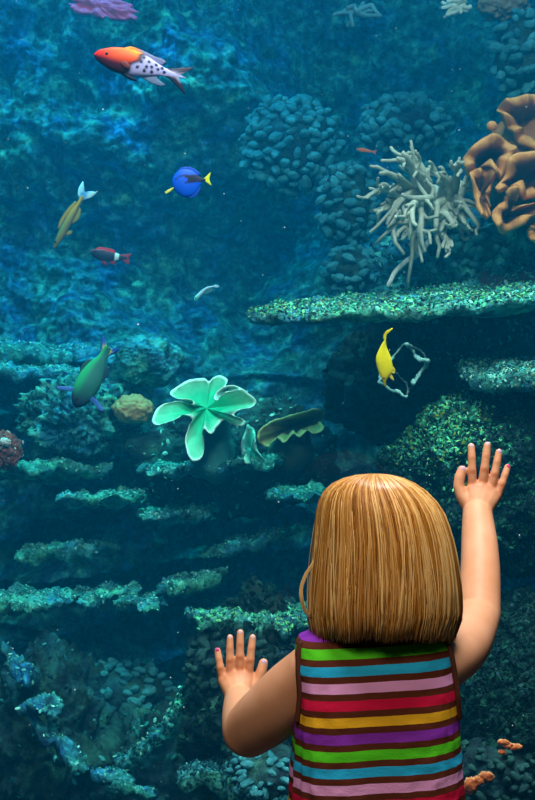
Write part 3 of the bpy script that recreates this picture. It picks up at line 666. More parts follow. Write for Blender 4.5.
fish('hogfish', 'red-headed fish with black-spotted white rear and forked tail', (94,54), (186,78), 2.4,
     [(0,0.0),(0.05,0.06),(0.2,0.125),(0.38,0.15),(0.55,0.12),(0.7,0.065),(0.78,0.045),(0.80,0.04),(1,0.0)][:8]+[(0.82,0.035),(1.0,0.002)],
     [(0,-0.015),(0.05,-0.06),(0.2,-0.12),(0.38,-0.135),(0.55,-0.105),(0.7,-0.055),(0.78,-0.04),(0.82,-0.03),(1.0,-0.002)],
     [(0,0.015),(0.1,0.05),(0.3,0.075),(0.5,0.065),(0.7,0.03),(0.82,0.012),(1.0,0.002)], hog,
     [('dorsal_fin', [(0.30,0.13),(0.36,0.175),(0.5,0.165),(0.62,0.14),(0.72,0.13),(0.76,0.10),(0.70,0.06),(0.5,0.10)], lambda s,h: mixc((0.85,0.22,0.0),(0.20,0.22,0.42),sstep(0.42,0.5,s)), 0, 0),
      ('anal_fin', [(0.52,-0.10),(0.62,-0.14),(0.74,-0.155),(0.80,-0.13),(0.72,-0.09),(0.66,-0.05)], const((0.14,0.20,0.34)), 0, 0),
      ('tail_fin', [(0.76,0.03),(0.84,0.06),(0.92,0.09),(1.06,0.13),(0.97,0.055),(0.90,0.0),(0.96,-0.06),(1.03,-0.17),(0.92,-0.11),(0.84,-0.06),(0.76,-0.03)], hogtail, 0, 0),
      ('pectoral_fin', [(0.28,-0.03),(0.34,-0.01),(0.40,-0.05),(0.38,-0.08),(0.31,-0.06)], const((0.16,0.02,0.02)), 0.07, 0.15),
      ('pelvic_fin', [(0.32,-0.12),(0.40,-0.13),(0.50,-0.16),(0.44,-0.165),(0.34,-0.14)], const(bk), 0.02, 0.05)], ddepth=0.03, eye=(0.13,0.025,0.017))
# blue surgeonfish
def tang(s, hn, z):
    c = np.tile(np.array((0.003,0.10,0.80)), (len(s),1))
    band = sstep(0.045,0.06,z)*sstep(0.26,0.32,s); low = sstep(-0.07,-0.05,z)*sstep(0.35,0.42,s)*sstep(0.16,0.13,z)
    k = np.clip(np.maximum(band*sstep(0.19,0.16,z), low),0,1)
    hole = sstep(0.12,0.09,np.hypot((s-0.33)/1.4, (z-0.03)/0.8)); k = k*(1-hole)
    eyeb = sstep(0.025,0.012,np.abs(z-0.09-0.35*(s-0.15)))*sstep(0.1,0.14,s)*sstep(0.45,0.4,s); k = np.maximum(k, eyeb)
    return c*(1-k[:,None])+np.array((0.008,0.012,0.05))*k[:,None]
fish('surgeonfish', 'bright blue oval fish with black marking and yellow tail', (172,182), (205.5,180), 2.55,
     [(0,0.03),(0.04,0.14),(0.15,0.27),(0.35,0.36),(0.6,0.32),(0.8,0.13),(0.92,0.055),(1.0,0.05)],
     [(0,-0.08),(0.04,-0.2),(0.15,-0.36),(0.35,-0.47),(0.6,-0.42),(0.8,-0.2),(0.92,-0.055),(1.0,-0.05)],
     [(0,0.03),(0.1,0.08),(0.35,0.11),(0.7,0.06),(0.92,0.02),(1.0,0.015)], tang,
     [('tail_fin', [(0.92,0.03),(1.0,0.08),(1.10,0.17),(1.17,0.22),(1.13,0.08),(1.12,-0.02),(1.17,-0.18),(1.06,-0.10),(0.98,-0.05),(0.92,-0.03)], const((0.75,0.85,0.02)), 0, 0),
      ('dorsal_fin', [(0.12,0.24),(0.3,0.41),(0.6,0.40),(0.84,0.22),(0.8,0.12),(0.6,0.28),(0.35,0.32)], const((0.003,0.07,0.55)), 0, 0),
      ('anal_fin', [(0.3,-0.44),(0.5,-0.52),(0.7,-0.46),(0.85,-0.24),(0.8,-0.16),(0.6,-0.38)], const((0.003,0.07,0.55)), 0, 0),
      ('pectoral_fin', [(0.02,-0.20),(-0.06,-0.26),(-0.22,-0.33),(-0.20,-0.28),(-0.05,-0.20),(0.06,-0.17)], const((0.75,0.85,0.15)), 0.06, 0.1)], eye=(0.12,0.07,0.022))
# green wrasse diving
def wras(s, hn, z):
    c = mixc((0.03,0.22,0.20), (0.02,0.05,0.14), sstep(0.35,0.0,s)); f = sstep(0.0,0.7,hn)*sstep(0.12,0.35,s)
    c = c*(1-f[:,None])+np.array((0.02,0.50,0.22))*f[:,None]; return c
def wtail(s, h):
    y = sstep(0.075,0.055,np.abs(h-0.0))*sstep(0.88,0.91,s); return mixc((0.02,0.14,0.75), (0.75,1.0,0.01), y)
fish('wrasse', 'green slender fish diving head down with a yellow and blue tail', (75,407), (109,347), 2.7,
     [(0,0.02),(0.06,0.09),(0.2,0.16),(0.45,0.18),(0.65,0.14),(0.8,0.08),(0.88,0.065),(1.0,0.05)],
     [(0,-0.02),(0.06,-0.09),(0.2,-0.155),(0.45,-0.17),(0.65,-0.125),(0.8,-0.07),(0.88,-0.06),(1.0,-0.05)],
     [(0,0.02),(0.1,0.06),(0.4,0.09),(0.7,0.055),(0.88,0.02),(1.0,0.015)], wras,
     [('tail_fin', [(0.84,0.05),(0.92,0.09),(1.0,0.13),(1.11,0.14),(1.02,0.07),(0.99,0.0),(1.01,-0.07),(1.06,-0.16),(0.97,-0.13),(0.90,-0.08),(0.84,-0.05)], wtail, 0, 0),
      ('dorsal_fin', [(0.40,0.17),(0.52,0.21),(0.64,0.20),(0.72,0.15),(0.68,0.10),(0.5,0.14)], const((0.02,0.12,0.14)), 0, 0),
      ('pectoral_fin', [(0.20,-0.08),(0.19,-0.16),(0.13,-0.36),(0.17,-0.38),(0.25,-0.2),(0.26,-0.08)], const((0.05,0.18,0.60)), 0.03, 0.1),
      ('pectoral_fin', [(0.20,0.08),(0.17,0.16),(0.10,0.34),(0.14,0.36),(0.22,0.2),(0.25,0.08)], const((0.05,0.18,0.60)), 0.03, 0.1),
      ('anal_fin', [(0.5,-0.15),(0.62,-0.19),(0.75,-0.15),(0.7,-0.09),(0.55,-0.12)], const((0.02,0.08,0.16)), 0, 0)], bend=0.15)
# orange slender fish heading down-left
fish('anthias', 'slender orange fish with a blue-white tail swimming downward on the left', (54,248), (83,196), 3.5,
     [(0,0.01),(0.1,0.04),(0.3,0.07),(0.6,0.065),(0.85,0.035),(1.0,0.03)], [(0,-0.01),(0.1,-0.04),(0.3,-0.06),(0.6,-0.05),(0.85,-0.03),(1.0,-0.03)],
     [(0,0.01),(0.2,0.05),(0.5,0.05),(0.85,0.02),(1,0.01)], lambda s,hn,z: mixc((0.20,0.22,0.10), (1.0,0.30,0.01), sstep(0.3,0.95,s)*sstep(-0.6,0.5,hn)+0.15),
     [('tail_fin', [(0.92,0.03),(0.98,0.09),(1.08,0.13),(1.22,0.12),(1.12,0.06),(1.08,0.0),(1.12,-0.05),(1.16,-0.17),(1.05,-0.14),(0.97,-0.07),(0.92,-0.03)], lambda s,h: mixc((0.12,0.35,0.75),(0.75,0.85,0.95),sstep(0.04,0.08,np.abs(h))), 0, 0),
      ('dorsal_fin', [(0.3,0.09),(0.45,0.14),(0.7,0.12),(0.86,0.07),(0.8,0.04),(0.5,0.08)], const((0.6,0.25,0.05)), 0, 0),
      ('anal_fin', [(0.5,-0.06),(0.6,-0.12),(0.75,-0.10),(0.8,-0.04),(0.6,-0.05)], const((0.4,0.25,0.08)), 0, 0),
      ('pelvic_fin', [(0.28,-0.07),(0.34,-0.14),(0.4,-0.13),(0.36,-0.07)], const((0.4,0.25,0.08)), 0.01, 0.05)], eye=(0.1,0.02,0.018))
# dark red fish with white bar
fish('dottyback', 'dark red fish with a white bar before its tail on the left', (90,252), (127,258), 3.5,
     [(0,0.01),(0.08,0.08),(0.3,0.14),(0.55,0.12),(0.75,0.08),(0.85,0.06),(1.0,0.05)], [(0,-0.01),(0.08,-0.09),(0.3,-0.19),(0.55,-0.17),(0.75,-0.10),(0.85,-0.07),(1.0,-0.06)],
     [(0,0.01),(0.2,0.07),(0.5,0.07),(0.85,0.02),(1,0.01)],
     lambda s,hn,z: mixc(mixc((0.03,0.025,0.06),(0.75,0.02,0.04),sstep(0.55,0.9,hn)), (0.85,0.95,0.98), sstep(0.66,0.69,s)*sstep(0.80,0.77,s)),
     [('tail_fin', [(0.86,0.05),(0.95,0.10),(1.10,0.13),(1.05,0.0),(1.08,-0.16),(0.94,-0.12),(0.86,-0.05)], const((0.45,0.03,0.06)), 0, 0),
      ('dorsal_fin', [(0.15,0.10),(0.22,0.17),(0.45,0.18),(0.65,0.15),(0.62,0.09),(0.4,0.12)], const((0.95,0.03,0.05)), 0, 0),
      ('pelvic_fin', [(0.3,-0.17),(0.42,-0.27),(0.5,-0.26),(0.42,-0.16)], const((0.35,0.02,0.08)), 0.02, 0.05),
      ('anal_fin', [(0.52,-0.15),(0.62,-0.23),(0.72,-0.2),(0.7,-0.11)], const((0.35,0.02,0.08)), 0, 0)], eye=(0.12,0.02,0.02))
# small pale curled fish
fish('cleaner_fish', 'tiny pale curved fish in the dark middle water', (194,300), (215,287), 3.2,
     [(0,0.02),(0.1,0.10),(0.3,0.15),(0.6,0.19),(0.8,0.16),(1.0,0.06)], [(0,-0.06),(0.1,-0.08),(0.3,-0.02),(0.6,0.07),(0.8,0.06),(1.0,0.0)],
     [(0,0.04),(0.15,0.09),(0.5,0.06),(1,0.02)], lambda s,hn,z: mixc((0.15,0.75,0.70),(0.40,0.62,0.85),sstep(0.1,0.35,s)),
     [('tail_fin', [(0.94,0.05),(1.05,0.08),(1.16,-0.06),(1.08,-0.08),(0.96,0.0)], const((0.35,0.6,0.8)), 0, 0),
      ('anal_fin', [(0.4,0.03),(0.6,-0.08),(0.85,-0.08),(0.9,0.06),(0.7,0.08)], const((0.05,0.22,0.26)), 0, 0)], eye=(0.1,0.02,0.03))
# yellow surgeonfish seen nearly edge-on
YL = (0.95,0.85,0.01)
fish('yellow_surgeonfish', 'bright yellow fish nosing downward beside the thin coral twigs', (384,386), (386,337), 2.42,
     [(0,0.0),(0.12,0.04),(0.3,0.13),(0.55,0.19),(0.8,0.11),(0.93,0.04),(1.0,0.03)], [(0,-0.03),(0.12,-0.05),(0.3,-0.16),(0.55,-0.13),(0.8,-0.02),(0.93,0.0),(1.0,0.0)],
     [(0,0.02),(0.2,0.06),(0.5,0.085),(0.8,0.05),(1,0.012)], lambda s,hn,z: mixc(YL,(0.75,0.55,0.01),sstep(0.3,0.05,s)),
     [('tail_fin', [(0.93,0.03),(1.0,0.02),(1.08,-0.03),(1.14,-0.10),(1.18,-0.11),(1.12,0.0),(1.03,0.06),(0.96,0.06)], const(YL), 0, 0),
      ('pectoral_fin', [(0.30,-0.12),(0.26,-0.19),(0.32,-0.22),(0.40,-0.17),(0.38,-0.1)], const((0.85,0.75,0.05)), 0.0, 0.3),
      ('pelvic_fin', [(0.28,-0.10),(0.22,-0.16),(0.12,-0.20),(0.15,-0.14),(0.24,-0.06)], const((0.7,0.6,0.05)), 0.0, 0.15)], bend=0.2, eye=(0.16,0.01,0.018))
# tiny orange fish
fish('small_orange_fish', 'tiny orange fish beside the pale finger coral', (356,149), (374,152), 3.5,
     [(0,0.01),(0.3,0.12),(0.6,0.10),(1.0,0.03)], [(0,-0.01),(0.3,-0.11),(0.6,-0.09),(1.0,-0.03)], [(0,0.01),(0.4,0.06),(1,0.01)],
     lambda s,hn,z: np.tile(np.array((0.75,0.16,0.05)), (len(s),1)), [('tail_fin', [(0.92,0.03),(1.15,0.13),(1.08,0.0),(1.15,-0.13),(0.92,-0.03)], const((0.7,0.15,0.05)), 0, 0)], eye=(0.15,0.02,0.025))

# ------------------------------------------------------------------ the child
GH = GLASS_Y
c0 = P(378, 400, 1.64)
child = thing('person', (c0.x, 1.66, 0.0), 'toddler with blond bob in a striped sleeveless dress pressing both hands on the glass', 'person')
prim = []
def ball(c, r, n=2):
    r = np.array([r]*3 if np.isscalar(r) else r, float); prim.append((ico(n)[0]*r+np.array(c), ico(n)[1]))
def chain(pts, rads, sides=22):
    pts = [np.array(p, float) for p in pts]; n = 7*(len(pts)-1)+1; u = np.linspace(0, len(pts)-1, n)
    q = np.stack([np.interp(u, np.arange(len(pts)), [p[k] for p in pts]) for k in range(3)], 1); rr = np.interp(u, np.arange(len(pts)), rads)
    prim.append(tube_arr(q, rr, sides)); ball(pts[0], rads[0], 3); ball(pts[-1], rads[-1], 3)
def limb(pts, rads, n=30):
    q = catmull(pts, n); rr = catmull([(k, v) for k, v in enumerate(rads)], n)[:,1]
    prim.append(tube_arr(q, rr, 48)); ball(q[0], rr[0], 4); ball(q[-1], rr[-1], 4)
SH_R, SH_L = np.array(P(436,667,1.655)), np.array(P(312,672,1.665))
EL_R, EL_L = np.array(P(479,615,1.80)), np.array(P(249,730,1.76))
WR_R, WR_L = np.array(P(477.5,514,1.918)), np.array(P(239,699,1.915))
# torso, neck, head
tx = P(377,400,1.64).x
ball((tx,1.645,0.60),(0.094,0.066,0.10),4); ball((tx,1.645,0.52),(0.092,0.070,0.10),4); ball((tx,1.645,0.43),(0.098,0.075,0.09),4)
limb([SH_L, ((SH_L+SH_R)/2+np.array([0,0,0.012])), SH_R], [0.034,0.042,0.034], 16)
HC = np.array(P(383,556,1.65))+np.array([0,0.012,0])
chain([(tx,1.645,0.66),(HC[0],1.655,HC[2]-0.06)],[0.034,0.033])
ball(HC+np.array([0,0,0.012]),(0.070,0.080,0.076),4); ball(HC+np.array([0,0.022,-0.032]),(0.060,0.062,0.055),4)
ball(HC+np.array([0,0.050,-0.066]),(0.022,0.022,0.018),3)                      # chin
ball(HC+np.array([0,0.088,-0.028]),(0.009,0.012,0.010),3); ball(HC+np.array([0,0.083,-0.015]),(0.006,0.010,0.014),3)   # nose
for sx in (-1,1):
    ball(HC+np.array([sx*0.034,0.058,-0.040]),(0.026,0.024,0.024),3)           # cheeks
    ball(HC+np.array([sx*0.072,0.005,-0.018]),(0.007,0.014,0.020),3)           # ears
ball(HC+np.array([0,0.079,-0.047]),(0.015,0.008,0.004),3); ball(HC+np.array([0,0.078,-0.054]),(0.013,0.008,0.004),3)  # lips
# arms
limb([SH_R, SH_R*0.5+EL_R*0.5+np.array([0.006,0,-0.008]), EL_R], [0.036,0.038,0.035,0.031], 26)
limb([EL_R, EL_R*0.5+WR_R*0.5+np.array([0.003,0,0]), WR_R], [0.031,0.030,0.0275,0.023], 30)
limb([SH_L, SH_L*0.5+EL_L*0.5+np.array([-0.004,-0.004,-0.006]), EL_L], [0.038,0.043,0.042,0.038], 26)
limb([EL_L, EL_L*0.5+WR_L*0.5, WR_L], [0.038,0.035,0.029,0.0225], 26)
# hands
NAILS = []; KN = []
def hand(wr, palm, fingers, thumb, sgn):
    y_palm = GH-0.016
    # palm: metacarpal rays from wrist to each knuckle
    for (bx,by) in palm:
        kn = np.array(P(bx,by,y_palm)); chain([wr, wr*0.5+kn*0.5+np.array([0,0.002,0]), kn], [0.0185,0.0150,0.0098])
    for k in range(len(palm)-1):
        a, b = np.array(P(*palm[k],y_palm)), np.array(P(*palm[k+1],y_palm)); chain([a,b],[0.0092,0.0092])
        m = (a+b)/2; chain([wr, m],[0.0185,0.0100])
    for (base, tip, rad) in fingers:
        b = np.array(P(*base, GH-0.0135)); e = np.array(P(*tip, GH-rad*0.9))
        m1 = b*0.60+e*0.40+np.array([0,-0.0025,0]); m2 = b*0.28+e*0.72+np.array([0,-0.0018,0])
        chain([b, m1*0.5+b*0.5, m1, m1*0.5+m2*0.5, m2, e], [rad*1.16, rad*1.06, rad*1.10, rad*0.99, rad*1.02, rad*0.88])
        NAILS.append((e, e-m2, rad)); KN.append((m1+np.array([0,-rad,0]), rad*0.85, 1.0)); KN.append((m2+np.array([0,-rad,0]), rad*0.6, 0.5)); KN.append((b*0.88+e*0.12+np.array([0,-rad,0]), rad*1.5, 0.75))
    pts, rad = thumb
    q = [np.array(P(x,y,GH-yo)) for x,y,yo in pts]; chain(q, [0.0130,0.0102,0.0086,0.0087,0.0074]); NAILS.append((q[-1], q[-1]-q[-2], 0.0082))
hand(WR_R, [(471.5,490),(481,488),(489,491),(495,496)],
     [((472.2,488),(471.3,446.5),0.0064),((482,486),(487.3,445),0.0066),((491,489.5),(499,452),0.0063),((497.5,496),(507.5,467),0.0059)],
     ([(470,506,0.022),(462,496,0.018),(458.5,487,0.015),(459.5,478,0.012),(462,470,0.009)], 0), 1)
hand(WR_L, [(224,681),(231.5,677),(240,675),(248,678)],
     [((222.3,679.5),(217.6,650.5),0.0059),((230,675.5),(230,637.5),0.0061),((239.7,673.5),(240.3,632.5),0.0064),((248.5,676),(252.6,637.5),0.0063)],
     ([(246,692,0.022),(254,686,0.018),(258.5,679,0.015),(261.5,671,0.012),(263.5,663,0.009)], 0), -1)
# legs and feet
for sx in (-1,1):
    hp = np.array([tx+sx*0.045,1.645,0.40]); kn = np.array([tx+sx*0.047,1.655,0.215]); an = np.array([tx+sx*0.047,1.635,0.045])
    limb([hp, hp*0.5+kn*0.5, kn],[0.058,0.052,0.040],20); limb([kn, kn*0.6+an*0.4+np.array([0,-0.008,0]), an],[0.040,0.042,0.027],22)
    chain([an+np.array([0,-0.008,-0.020]), an+np.array([sx*0.004,0.045,-0.027]), an+np.array([sx*0.008,0.085,-0.031])],[0.024,0.022,0.0135])
    for k in range(5):
        p = an+np.array([sx*(-0.012+0.0105*k),0.092-0.0035*k,-0.035]); ball(p,(0.0065,0.011,0.008),2)
V, Fc = join(prim)
tmp = link('tmp_body', mesh('tmp_body', V, Fc)); rm = tmp.modifiers.new('r','REMESH'); rm.mode = 'VOXEL'; rm.voxel_size = 0.0017
bpy.context.view_layer.update(); dg = bpy.context.evaluated_depsgraph_get()
em = bpy.data.meshes.new_from_object(tmp.evaluated_get(dg)); bpy.data.objects.remove(tmp)
nv = len(em.vertices); co = np.empty(nv*3); em.vertices.foreach_get('co', co); co = co.reshape(-1,3)
ed = np.empty(len(em.edges)*2, int); em.edges.foreach_get('vertices', ed); ed = ed.reshape(-1,2)
deg = np.bincount(ed.ravel(), minlength=nv).astype(float)[:,None]
for it in range(19):
    a = np.zeros_like(co)
    for k in range(3): a[:,k] = np.bincount(ed[:,0], co[ed[:,1],k], nv)+np.bincount(ed[:,1], co[ed[:,0],k], nv)
    lam = 0.55 if it % 2 == 0 else -0.42
    co = co+lam*(a/deg-co)
co[:,1] = np.where((co[:,1] > GH-0.0006), GH-0.0006, co[:,1])
em.vertices.foreach_set('co', (co-np.array(child.location)).ravel()); em.polygons.foreach_set('use_smooth', [True]*len(em.polygons))
# skin: warm, with the shade of the knuckle creases painted into the colour
m, n, ns, L, b = nm('skin'); sset(b, 0.5, 0.3)
g = ns.new('ShaderNodeTexNoise'); g.inputs['Scale'].default_value = 22; g.inputs['Detail'].default_value = 3
tc = ns.new('ShaderNodeTexCoord'); L.new(tc.outputs['Object'], g.inputs['Vector'])
rp = ramp(ns, [(0.3,(0.69,0.325,0.165)),(0.7,(0.77,0.40,0.225))]); L.new(g.outputs['Fac'], rp.inputs['Fac'])
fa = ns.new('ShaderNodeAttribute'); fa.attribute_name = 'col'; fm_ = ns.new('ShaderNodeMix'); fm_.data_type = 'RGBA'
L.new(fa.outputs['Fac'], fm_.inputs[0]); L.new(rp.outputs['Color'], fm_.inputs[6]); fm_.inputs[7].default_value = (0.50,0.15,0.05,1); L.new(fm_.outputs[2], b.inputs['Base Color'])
g2 = ns.new('ShaderNodeTexNoise'); g2.inputs['Scale'].default_value = 300; L.new(tc.outputs['Object'], g2.inputs['Vector'])
bp = ns.new('ShaderNodeBump'); bp.inputs['Strength'].default_value = 0.08; bp.inputs['Distance'].default_value = 0.002; L.new(g2.outputs['Fac'], bp.inputs['Height']); L.new(bp.outputs['Normal'], b.inputs['Normal'])
b.inputs['Subsurface Weight'].default_value = 0.12; b.inputs['Subsurface Radius'].default_value = (1,0.35,0.2); b.inputs['Subsurface Scale'].default_value = 0.006
crease_shade = np.zeros(nv)
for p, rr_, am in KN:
    dd = np.linalg.norm((co-p)*np.array([0.8,0.6,1.3]), axis=1); crease_shade = np.maximum(crease_shade, am*0.9*np.exp(-(dd/rr_)**2))
ca_ = em.color_attributes.new('col', 'FLOAT_COLOR', 'POINT'); ca_.data.foreach_set('color', np.repeat(crease_shade[:,None],4,1).ravel())
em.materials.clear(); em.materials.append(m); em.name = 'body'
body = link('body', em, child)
# nails with chipped pink polish
nmats = [plain('bare_nail', (0.82,0.60,0.62), 0.25, 0.5), plain('pink_polish', (0.55,0.05,0.22), 0.25, 0.5), plain('lilac_nail', (0.62,0.42,0.60), 0.25, 0.5)]
for i, (e, dr, rad) in enumerate(NAILS):
    u = dr/np.linalg.norm(dr); nrm = np.array([0,-1,0.0]); nrm = nrm-u*(nrm@u); nrm /= np.linalg.norm(nrm); sd = np.cross(u, nrm)
    I = ico(3)[0]; V = e+u*rad*0.0+nrm*rad*0.66+I[:,:1]*u*rad*0.66+I[:,1:2]*sd*rad*0.52+I[:,2:]*nrm*rad*0.22
    obj('fingernail', V, ico(3)[1], nmats[[0,0,2,1,2, 1,0,0,0,2][i]], child)
# eyes
em_w, em_b = plain('eye_white', (0.85,0.85,0.83), 0.2, 0.5), plain('iris', (0.10,0.20,0.30), 0.2, 0.5)
for sx in (-1,1):
    e = HC+np.array([sx*0.030,0.0755,0.0]); o = obj('eye', ico(3)[0]*np.array([0.012,0.008,0.009])+e, ico(3)[1], em_w, child)
    V = ico(3)[0]*np.array([0.006,0.003,0.006])+e+np.array([0,0.0065,0]); I = link('iris', mesh('iris', V-np.array(child.location), ico(3)[1], em_b), o)
# hair: surface given by the outline of the bob; strands run down it from the crown
HAIR_D = 1.625; HK = HAIR_D/F_PX
LEFT = [(474,373),(475.5,356),(479,343),(485,331.5),(492,325),(501,320.5),(511,318),(525,316.5),(543,315),(565,313),(590,311),(618,309.5),(638,313)]
RIGHT = [(474,379),(475.5,392),(479,406),(485,418),(492,428),(501,437),(511,444.5),(525,450),(543,455.5),(565,459.5),(590,462.5),(618,463),(638,456)]
HY = np.array([a for a,_ in LEFT]); HL = np.array([b for _,b in LEFT]); HR = np.array([b for _,b in RIGHT])
arc = np.concatenate([[0], np.cumsum(np.hypot(np.diff(HY), np.diff(HL)))]); arc /= arc[-1]
def hair_pt(phi, tt, sc=1.0, back=0.092):
    y = np.interp(tt, arc, HY); l = np.interp(tt, arc, HL); r_ = np.interp(tt, arc, HR)
    cx = (l+r_)/2; hw = (r_-l)/2*sc
    x = (cx+hw*np.cos(phi)-CX)*HK
    dep = back*(hw/77.0)**0.9*1.04
    front = np.sin(phi)
    yy = HAIR_D+0.022*np.minimum(1,hw/60)+dep*front
    z = CAM_Z-(y-CY)*yy/F_PX
    return np.stack([x, yy, z-(1-sc)*0.02], -1)
hm = attr_mat('blond_hair', 0.33, 0.5)
hair = None
r = np.random.default_rng(21)
# scalp cap
na, nt = 96, 40; ph = np.arange(na)/na*2*math.pi; tts = np.linspace(0.0, 0.985, nt); rows = []
for tv in tts:
    mk = np.where(np.abs(np.angle(np.exp(1j*(ph-math.pi/2)))) < 0.85, np.minimum(tv, 0.47), tv)
    rows.append(hair_pt(ph, mk, 0.93))
V = np.concatenate(rows); Fc = grid_faces(nt, na, True).tolist()
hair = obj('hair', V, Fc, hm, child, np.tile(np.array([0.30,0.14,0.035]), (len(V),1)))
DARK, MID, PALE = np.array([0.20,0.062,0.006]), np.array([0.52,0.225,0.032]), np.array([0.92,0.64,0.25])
ps, cs = [], []
NS = 5200
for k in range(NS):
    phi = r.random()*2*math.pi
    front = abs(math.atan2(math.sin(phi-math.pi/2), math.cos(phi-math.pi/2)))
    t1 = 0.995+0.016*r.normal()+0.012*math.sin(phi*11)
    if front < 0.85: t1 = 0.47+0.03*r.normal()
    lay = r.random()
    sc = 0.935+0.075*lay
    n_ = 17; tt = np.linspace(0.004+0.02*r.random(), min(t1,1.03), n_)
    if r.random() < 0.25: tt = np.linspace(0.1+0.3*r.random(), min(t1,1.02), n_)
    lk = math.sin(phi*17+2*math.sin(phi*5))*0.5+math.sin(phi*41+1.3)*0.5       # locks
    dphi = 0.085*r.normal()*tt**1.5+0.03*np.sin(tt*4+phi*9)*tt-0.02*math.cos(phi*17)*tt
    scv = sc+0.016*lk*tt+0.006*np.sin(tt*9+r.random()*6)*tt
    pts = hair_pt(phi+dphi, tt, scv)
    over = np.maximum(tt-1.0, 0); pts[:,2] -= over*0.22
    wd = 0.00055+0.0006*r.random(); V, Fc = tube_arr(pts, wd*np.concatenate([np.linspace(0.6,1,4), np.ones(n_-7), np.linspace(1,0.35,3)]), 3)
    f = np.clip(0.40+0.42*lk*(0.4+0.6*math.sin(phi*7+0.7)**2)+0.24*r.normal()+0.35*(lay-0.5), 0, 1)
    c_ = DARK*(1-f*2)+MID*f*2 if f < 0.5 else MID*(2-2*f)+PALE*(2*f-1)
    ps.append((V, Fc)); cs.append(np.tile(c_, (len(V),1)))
for k in range(10):                                                              # stray hairs, most on the left
    a = (r.random()*0.5+0.45); phi = math.pi+0.5*r.normal()
    st = hair_pt(np.array(phi), np.array(a*0.55), 1.0); o_ = 0.001+0.003*r.random(); sgn = -1
    tt = np.linspace(0,1,16); base = np.array([hair_pt(np.array(phi), np.array(a*0.55+q*(0.9-a*0.55)), 1.0) for q in tt])
    base[:,0] += sgn*o_*np.sin(tt*math.pi*0.8)**1.3*1.6; V, Fc = tube_arr(base, 0.0005, 3); ps.append((V,Fc)); cs.append(np.tile(PALE, (len(V),1)))
for off in (0, 1.2, 2.6):                                                        # the loose lock curling out at the left
    pts = catmull(PN([(325+off,525),(318+off,545),(314+off,560),(305+off,574),(300+off,588),(300.5+off,600),(304+off,611),(311+off,618)], [1.64,1.63,1.625,1.625,1.625,1.625,1.63,1.635]), 30)
    V, Fc = tube_arr(pts, 0.0009, 5); ps.append((V,Fc)); cs.append(np.tile(PALE, (len(V),1)))
V, Fc = join(ps); so = link('hair_strands', mesh('hair_strands', V-np.array(child.location), Fc, hm, np.concatenate(cs)), hair); so['kind'] = 'stuff'
# dress
DK = 1.635/F_PX
DL = [(628,330),(633,310),(637,300),(643,296),(668,295.5),(690,297),(720,294.5),(760,292),(800,290),(860,287),(905,283)]
DR = [(628,420),(633,438),(637,446),(643,450.5),(668,454),(690,456.5),(720,458),(760,460.5),(800,462.5),(860,466),(905,470)]
n_ = 130; na = 128; yy = np.linspace(626, 905, n_)
dl, dr_ = np.interp(yy, *zip(*DL)), np.interp(yy, *zip(*DR))
th = np.arange(na)/na*2*math.pi; rows = []
hwid = (dr_-dl)/2*DK; cxx = ((dr_+dl)/2-CX)*DK; zz = CAM_Z-(yy-CY)*DK
hdep = np.interp(yy, [626,640,660,700,800,905],[0.035,0.052,0.066,0.076,0.088,0.100])
ex = 0.62
for i in range(n_):
    cc, ss = np.cos(th), np.sin(th)
    rows.append(np.stack([cxx[i]+hwid[i]*np.sign(cc)*np.abs(cc)**ex, 1.645+hdep[i]*np.sign(ss)*np.abs(ss)**ex, np.full(na, zz[i])+0.006*(ss*0)],1))
V = np.concatenate(rows); q = V*np.array([14,14,7.0])
fold = sstep(640, 900, np.repeat(yy, na))
ca = np.stack([(V[:,0]-tx), (V[:,1]-1.645)],1); ca /= np.linalg.norm(ca,axis=1)[:,None]+1e-9
amp = (0.002+0.007*fold)*fbm(np.stack([ca[:,0]*3.0+V[:,2]*1.5, ca[:,1]*3.0, V[:,2]*3.0],1),3)+0.0012*fbm(V*55,2)
V[:,:2] += ca*amp[:,None]
Fc = grid_faces(n_, na, True)[:, ::-1].tolist(); Fc.append(list(range(na)))
# stripes printed on knit cloth
m, n, ns, L, b = nm('striped_knit'); sset(b, 0.85, 0.15)
tc = ns.new('ShaderNodeTexCoord'); sp = ns.new('ShaderNodeSeparateXYZ'); L.new(tc.outputs['Object'], sp.inputs[0])
wob = ns.new('ShaderNodeTexNoise'); wob.inputs['Scale'].default_value = 9; L.new(tc.outputs['Object'], wob.inputs['Vector'])
def math_n(op, a, b_=None):
    k = ns.new('ShaderNodeMath'); k.operation = op
    for i, v in enumerate((a, b_)):
        if v is None: continue
        if isinstance(v, (int,float)): k.inputs[i].default_value = v
        else: L.new(v, k.inputs[i])
    return k.outputs[0]
zt = math_n('ADD', sp.outputs['Z'], math_n('MULTIPLY', sp.outputs['X'], -0.055))
zt = math_n('ADD', zt, math_n('MULTIPLY', math_n('SUBTRACT', wob.outputs['Fac'], 0.5), 0.004))
BACK_K = 1.57/F_PX; PER = 16.45*BACK_K
z_top = CAM_Z-(633.5-CY)*BACK_K
ph_ = math_n('FRACT', math_n('DIVIDE', math_n('SUBTRACT', z_top, zt), PER*6))
BR = (0.11,0.026,0.012)
cols6 = [(0.26,0.035,0.48),(0.10,0.72,0.02),(0.02,0.50,0.85),(0.86,0.40,0.75),(0.66,0.008,0.06),(0.90,0.50,0.02)]
st = []
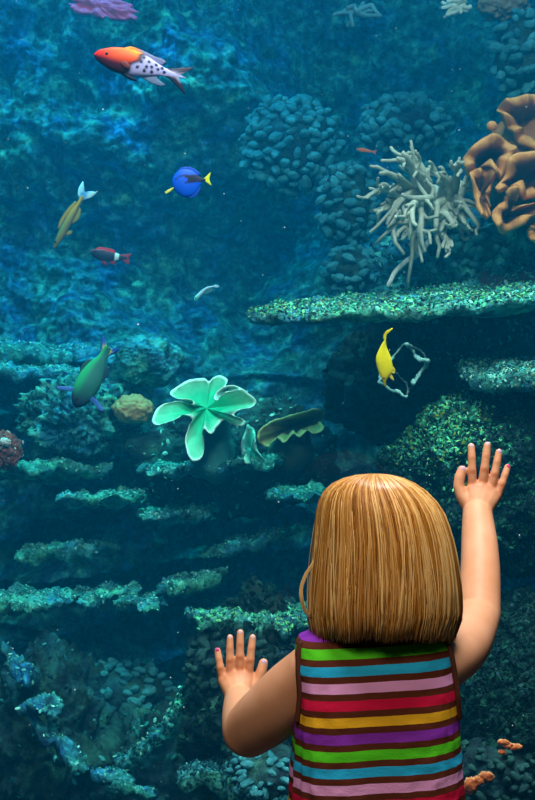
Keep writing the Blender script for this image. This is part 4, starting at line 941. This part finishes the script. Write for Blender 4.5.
for i, c_ in enumerate(cols6): st += [(i/6, c_), ((i+0.60)/6, BR)]
rp = ramp(ns, st, 'CONSTANT'); L.new(ph_, rp.inputs['Fac'])
trim = math_n('GREATER_THAN', zt, CAM_Z-(633.5-CY)*1.60/F_PX); tm = ns.new('ShaderNodeMix'); tm.data_type = 'RGBA'; L.new(trim, tm.inputs[0]); L.new(rp.outputs['Color'], tm.inputs[6]); tm.inputs[7].default_value = (0.085,0.026,0.014,1); L.new(tm.outputs[2], b.inputs['Base Color'])
kn_ = ns.new('ShaderNodeTexNoise'); kn_.inputs['Scale'].default_value = 420; L.new(tc.outputs['Object'], kn_.inputs['Vector'])
bp = ns.new('ShaderNodeBump'); bp.inputs['Strength'].default_value = 0.25; bp.inputs['Distance'].default_value = 0.002; L.new(kn_.outputs['Fac'], bp.inputs['Height']); L.new(bp.outputs['Normal'], b.inputs['Normal'])
dress = obj('dress', V, Fc, m, child)
# brown piping round the armholes and neck
def surf(px, py, frontback=-1):
    i = np.interp(py, yy, np.arange(n_)); hw = np.interp(py, yy, hwid); cx_ = np.interp(py, yy, cxx); hd = np.interp(py, yy, hdep)
    x = (px-CX)*DK; u = np.clip(abs(x-cx_)/hw, 0, 1)**(1/ex); return np.array([x, 1.645+frontback*hd*max(0,1-u*u)**(ex/2), CAM_Z-(py-CY)*DK])
pm = plain('brown_piping', (0.085,0.026,0.014), 0.8, 0.2)
for line in ([(300.5,640),(298.5,650),(298.2,668),(299.5,690),(298.2,704),(297,716)], [(444.5,639.5),(448,650),(451.5,670),(454,690),(455.2,702),(456.5,714)]):
    pts = catmull([surf(*p) for p in line], 34); 
    V, Fc = tube_arr(pts, 0.0042, 8); V[:,1] -= 0.002
    o = link('armhole_piping', mesh('armhole_piping', V-np.array(child.location), Fc, pm), dress)
pts = catmull([surf(x, 631+0.0*x) for x in (322,340,360,380,400,418,430)], 30); V, Fc = tube_arr(pts, 0.004, 8)
link('neck_piping', mesh('neck_piping', V-np.array(child.location), Fc, pm), dress)
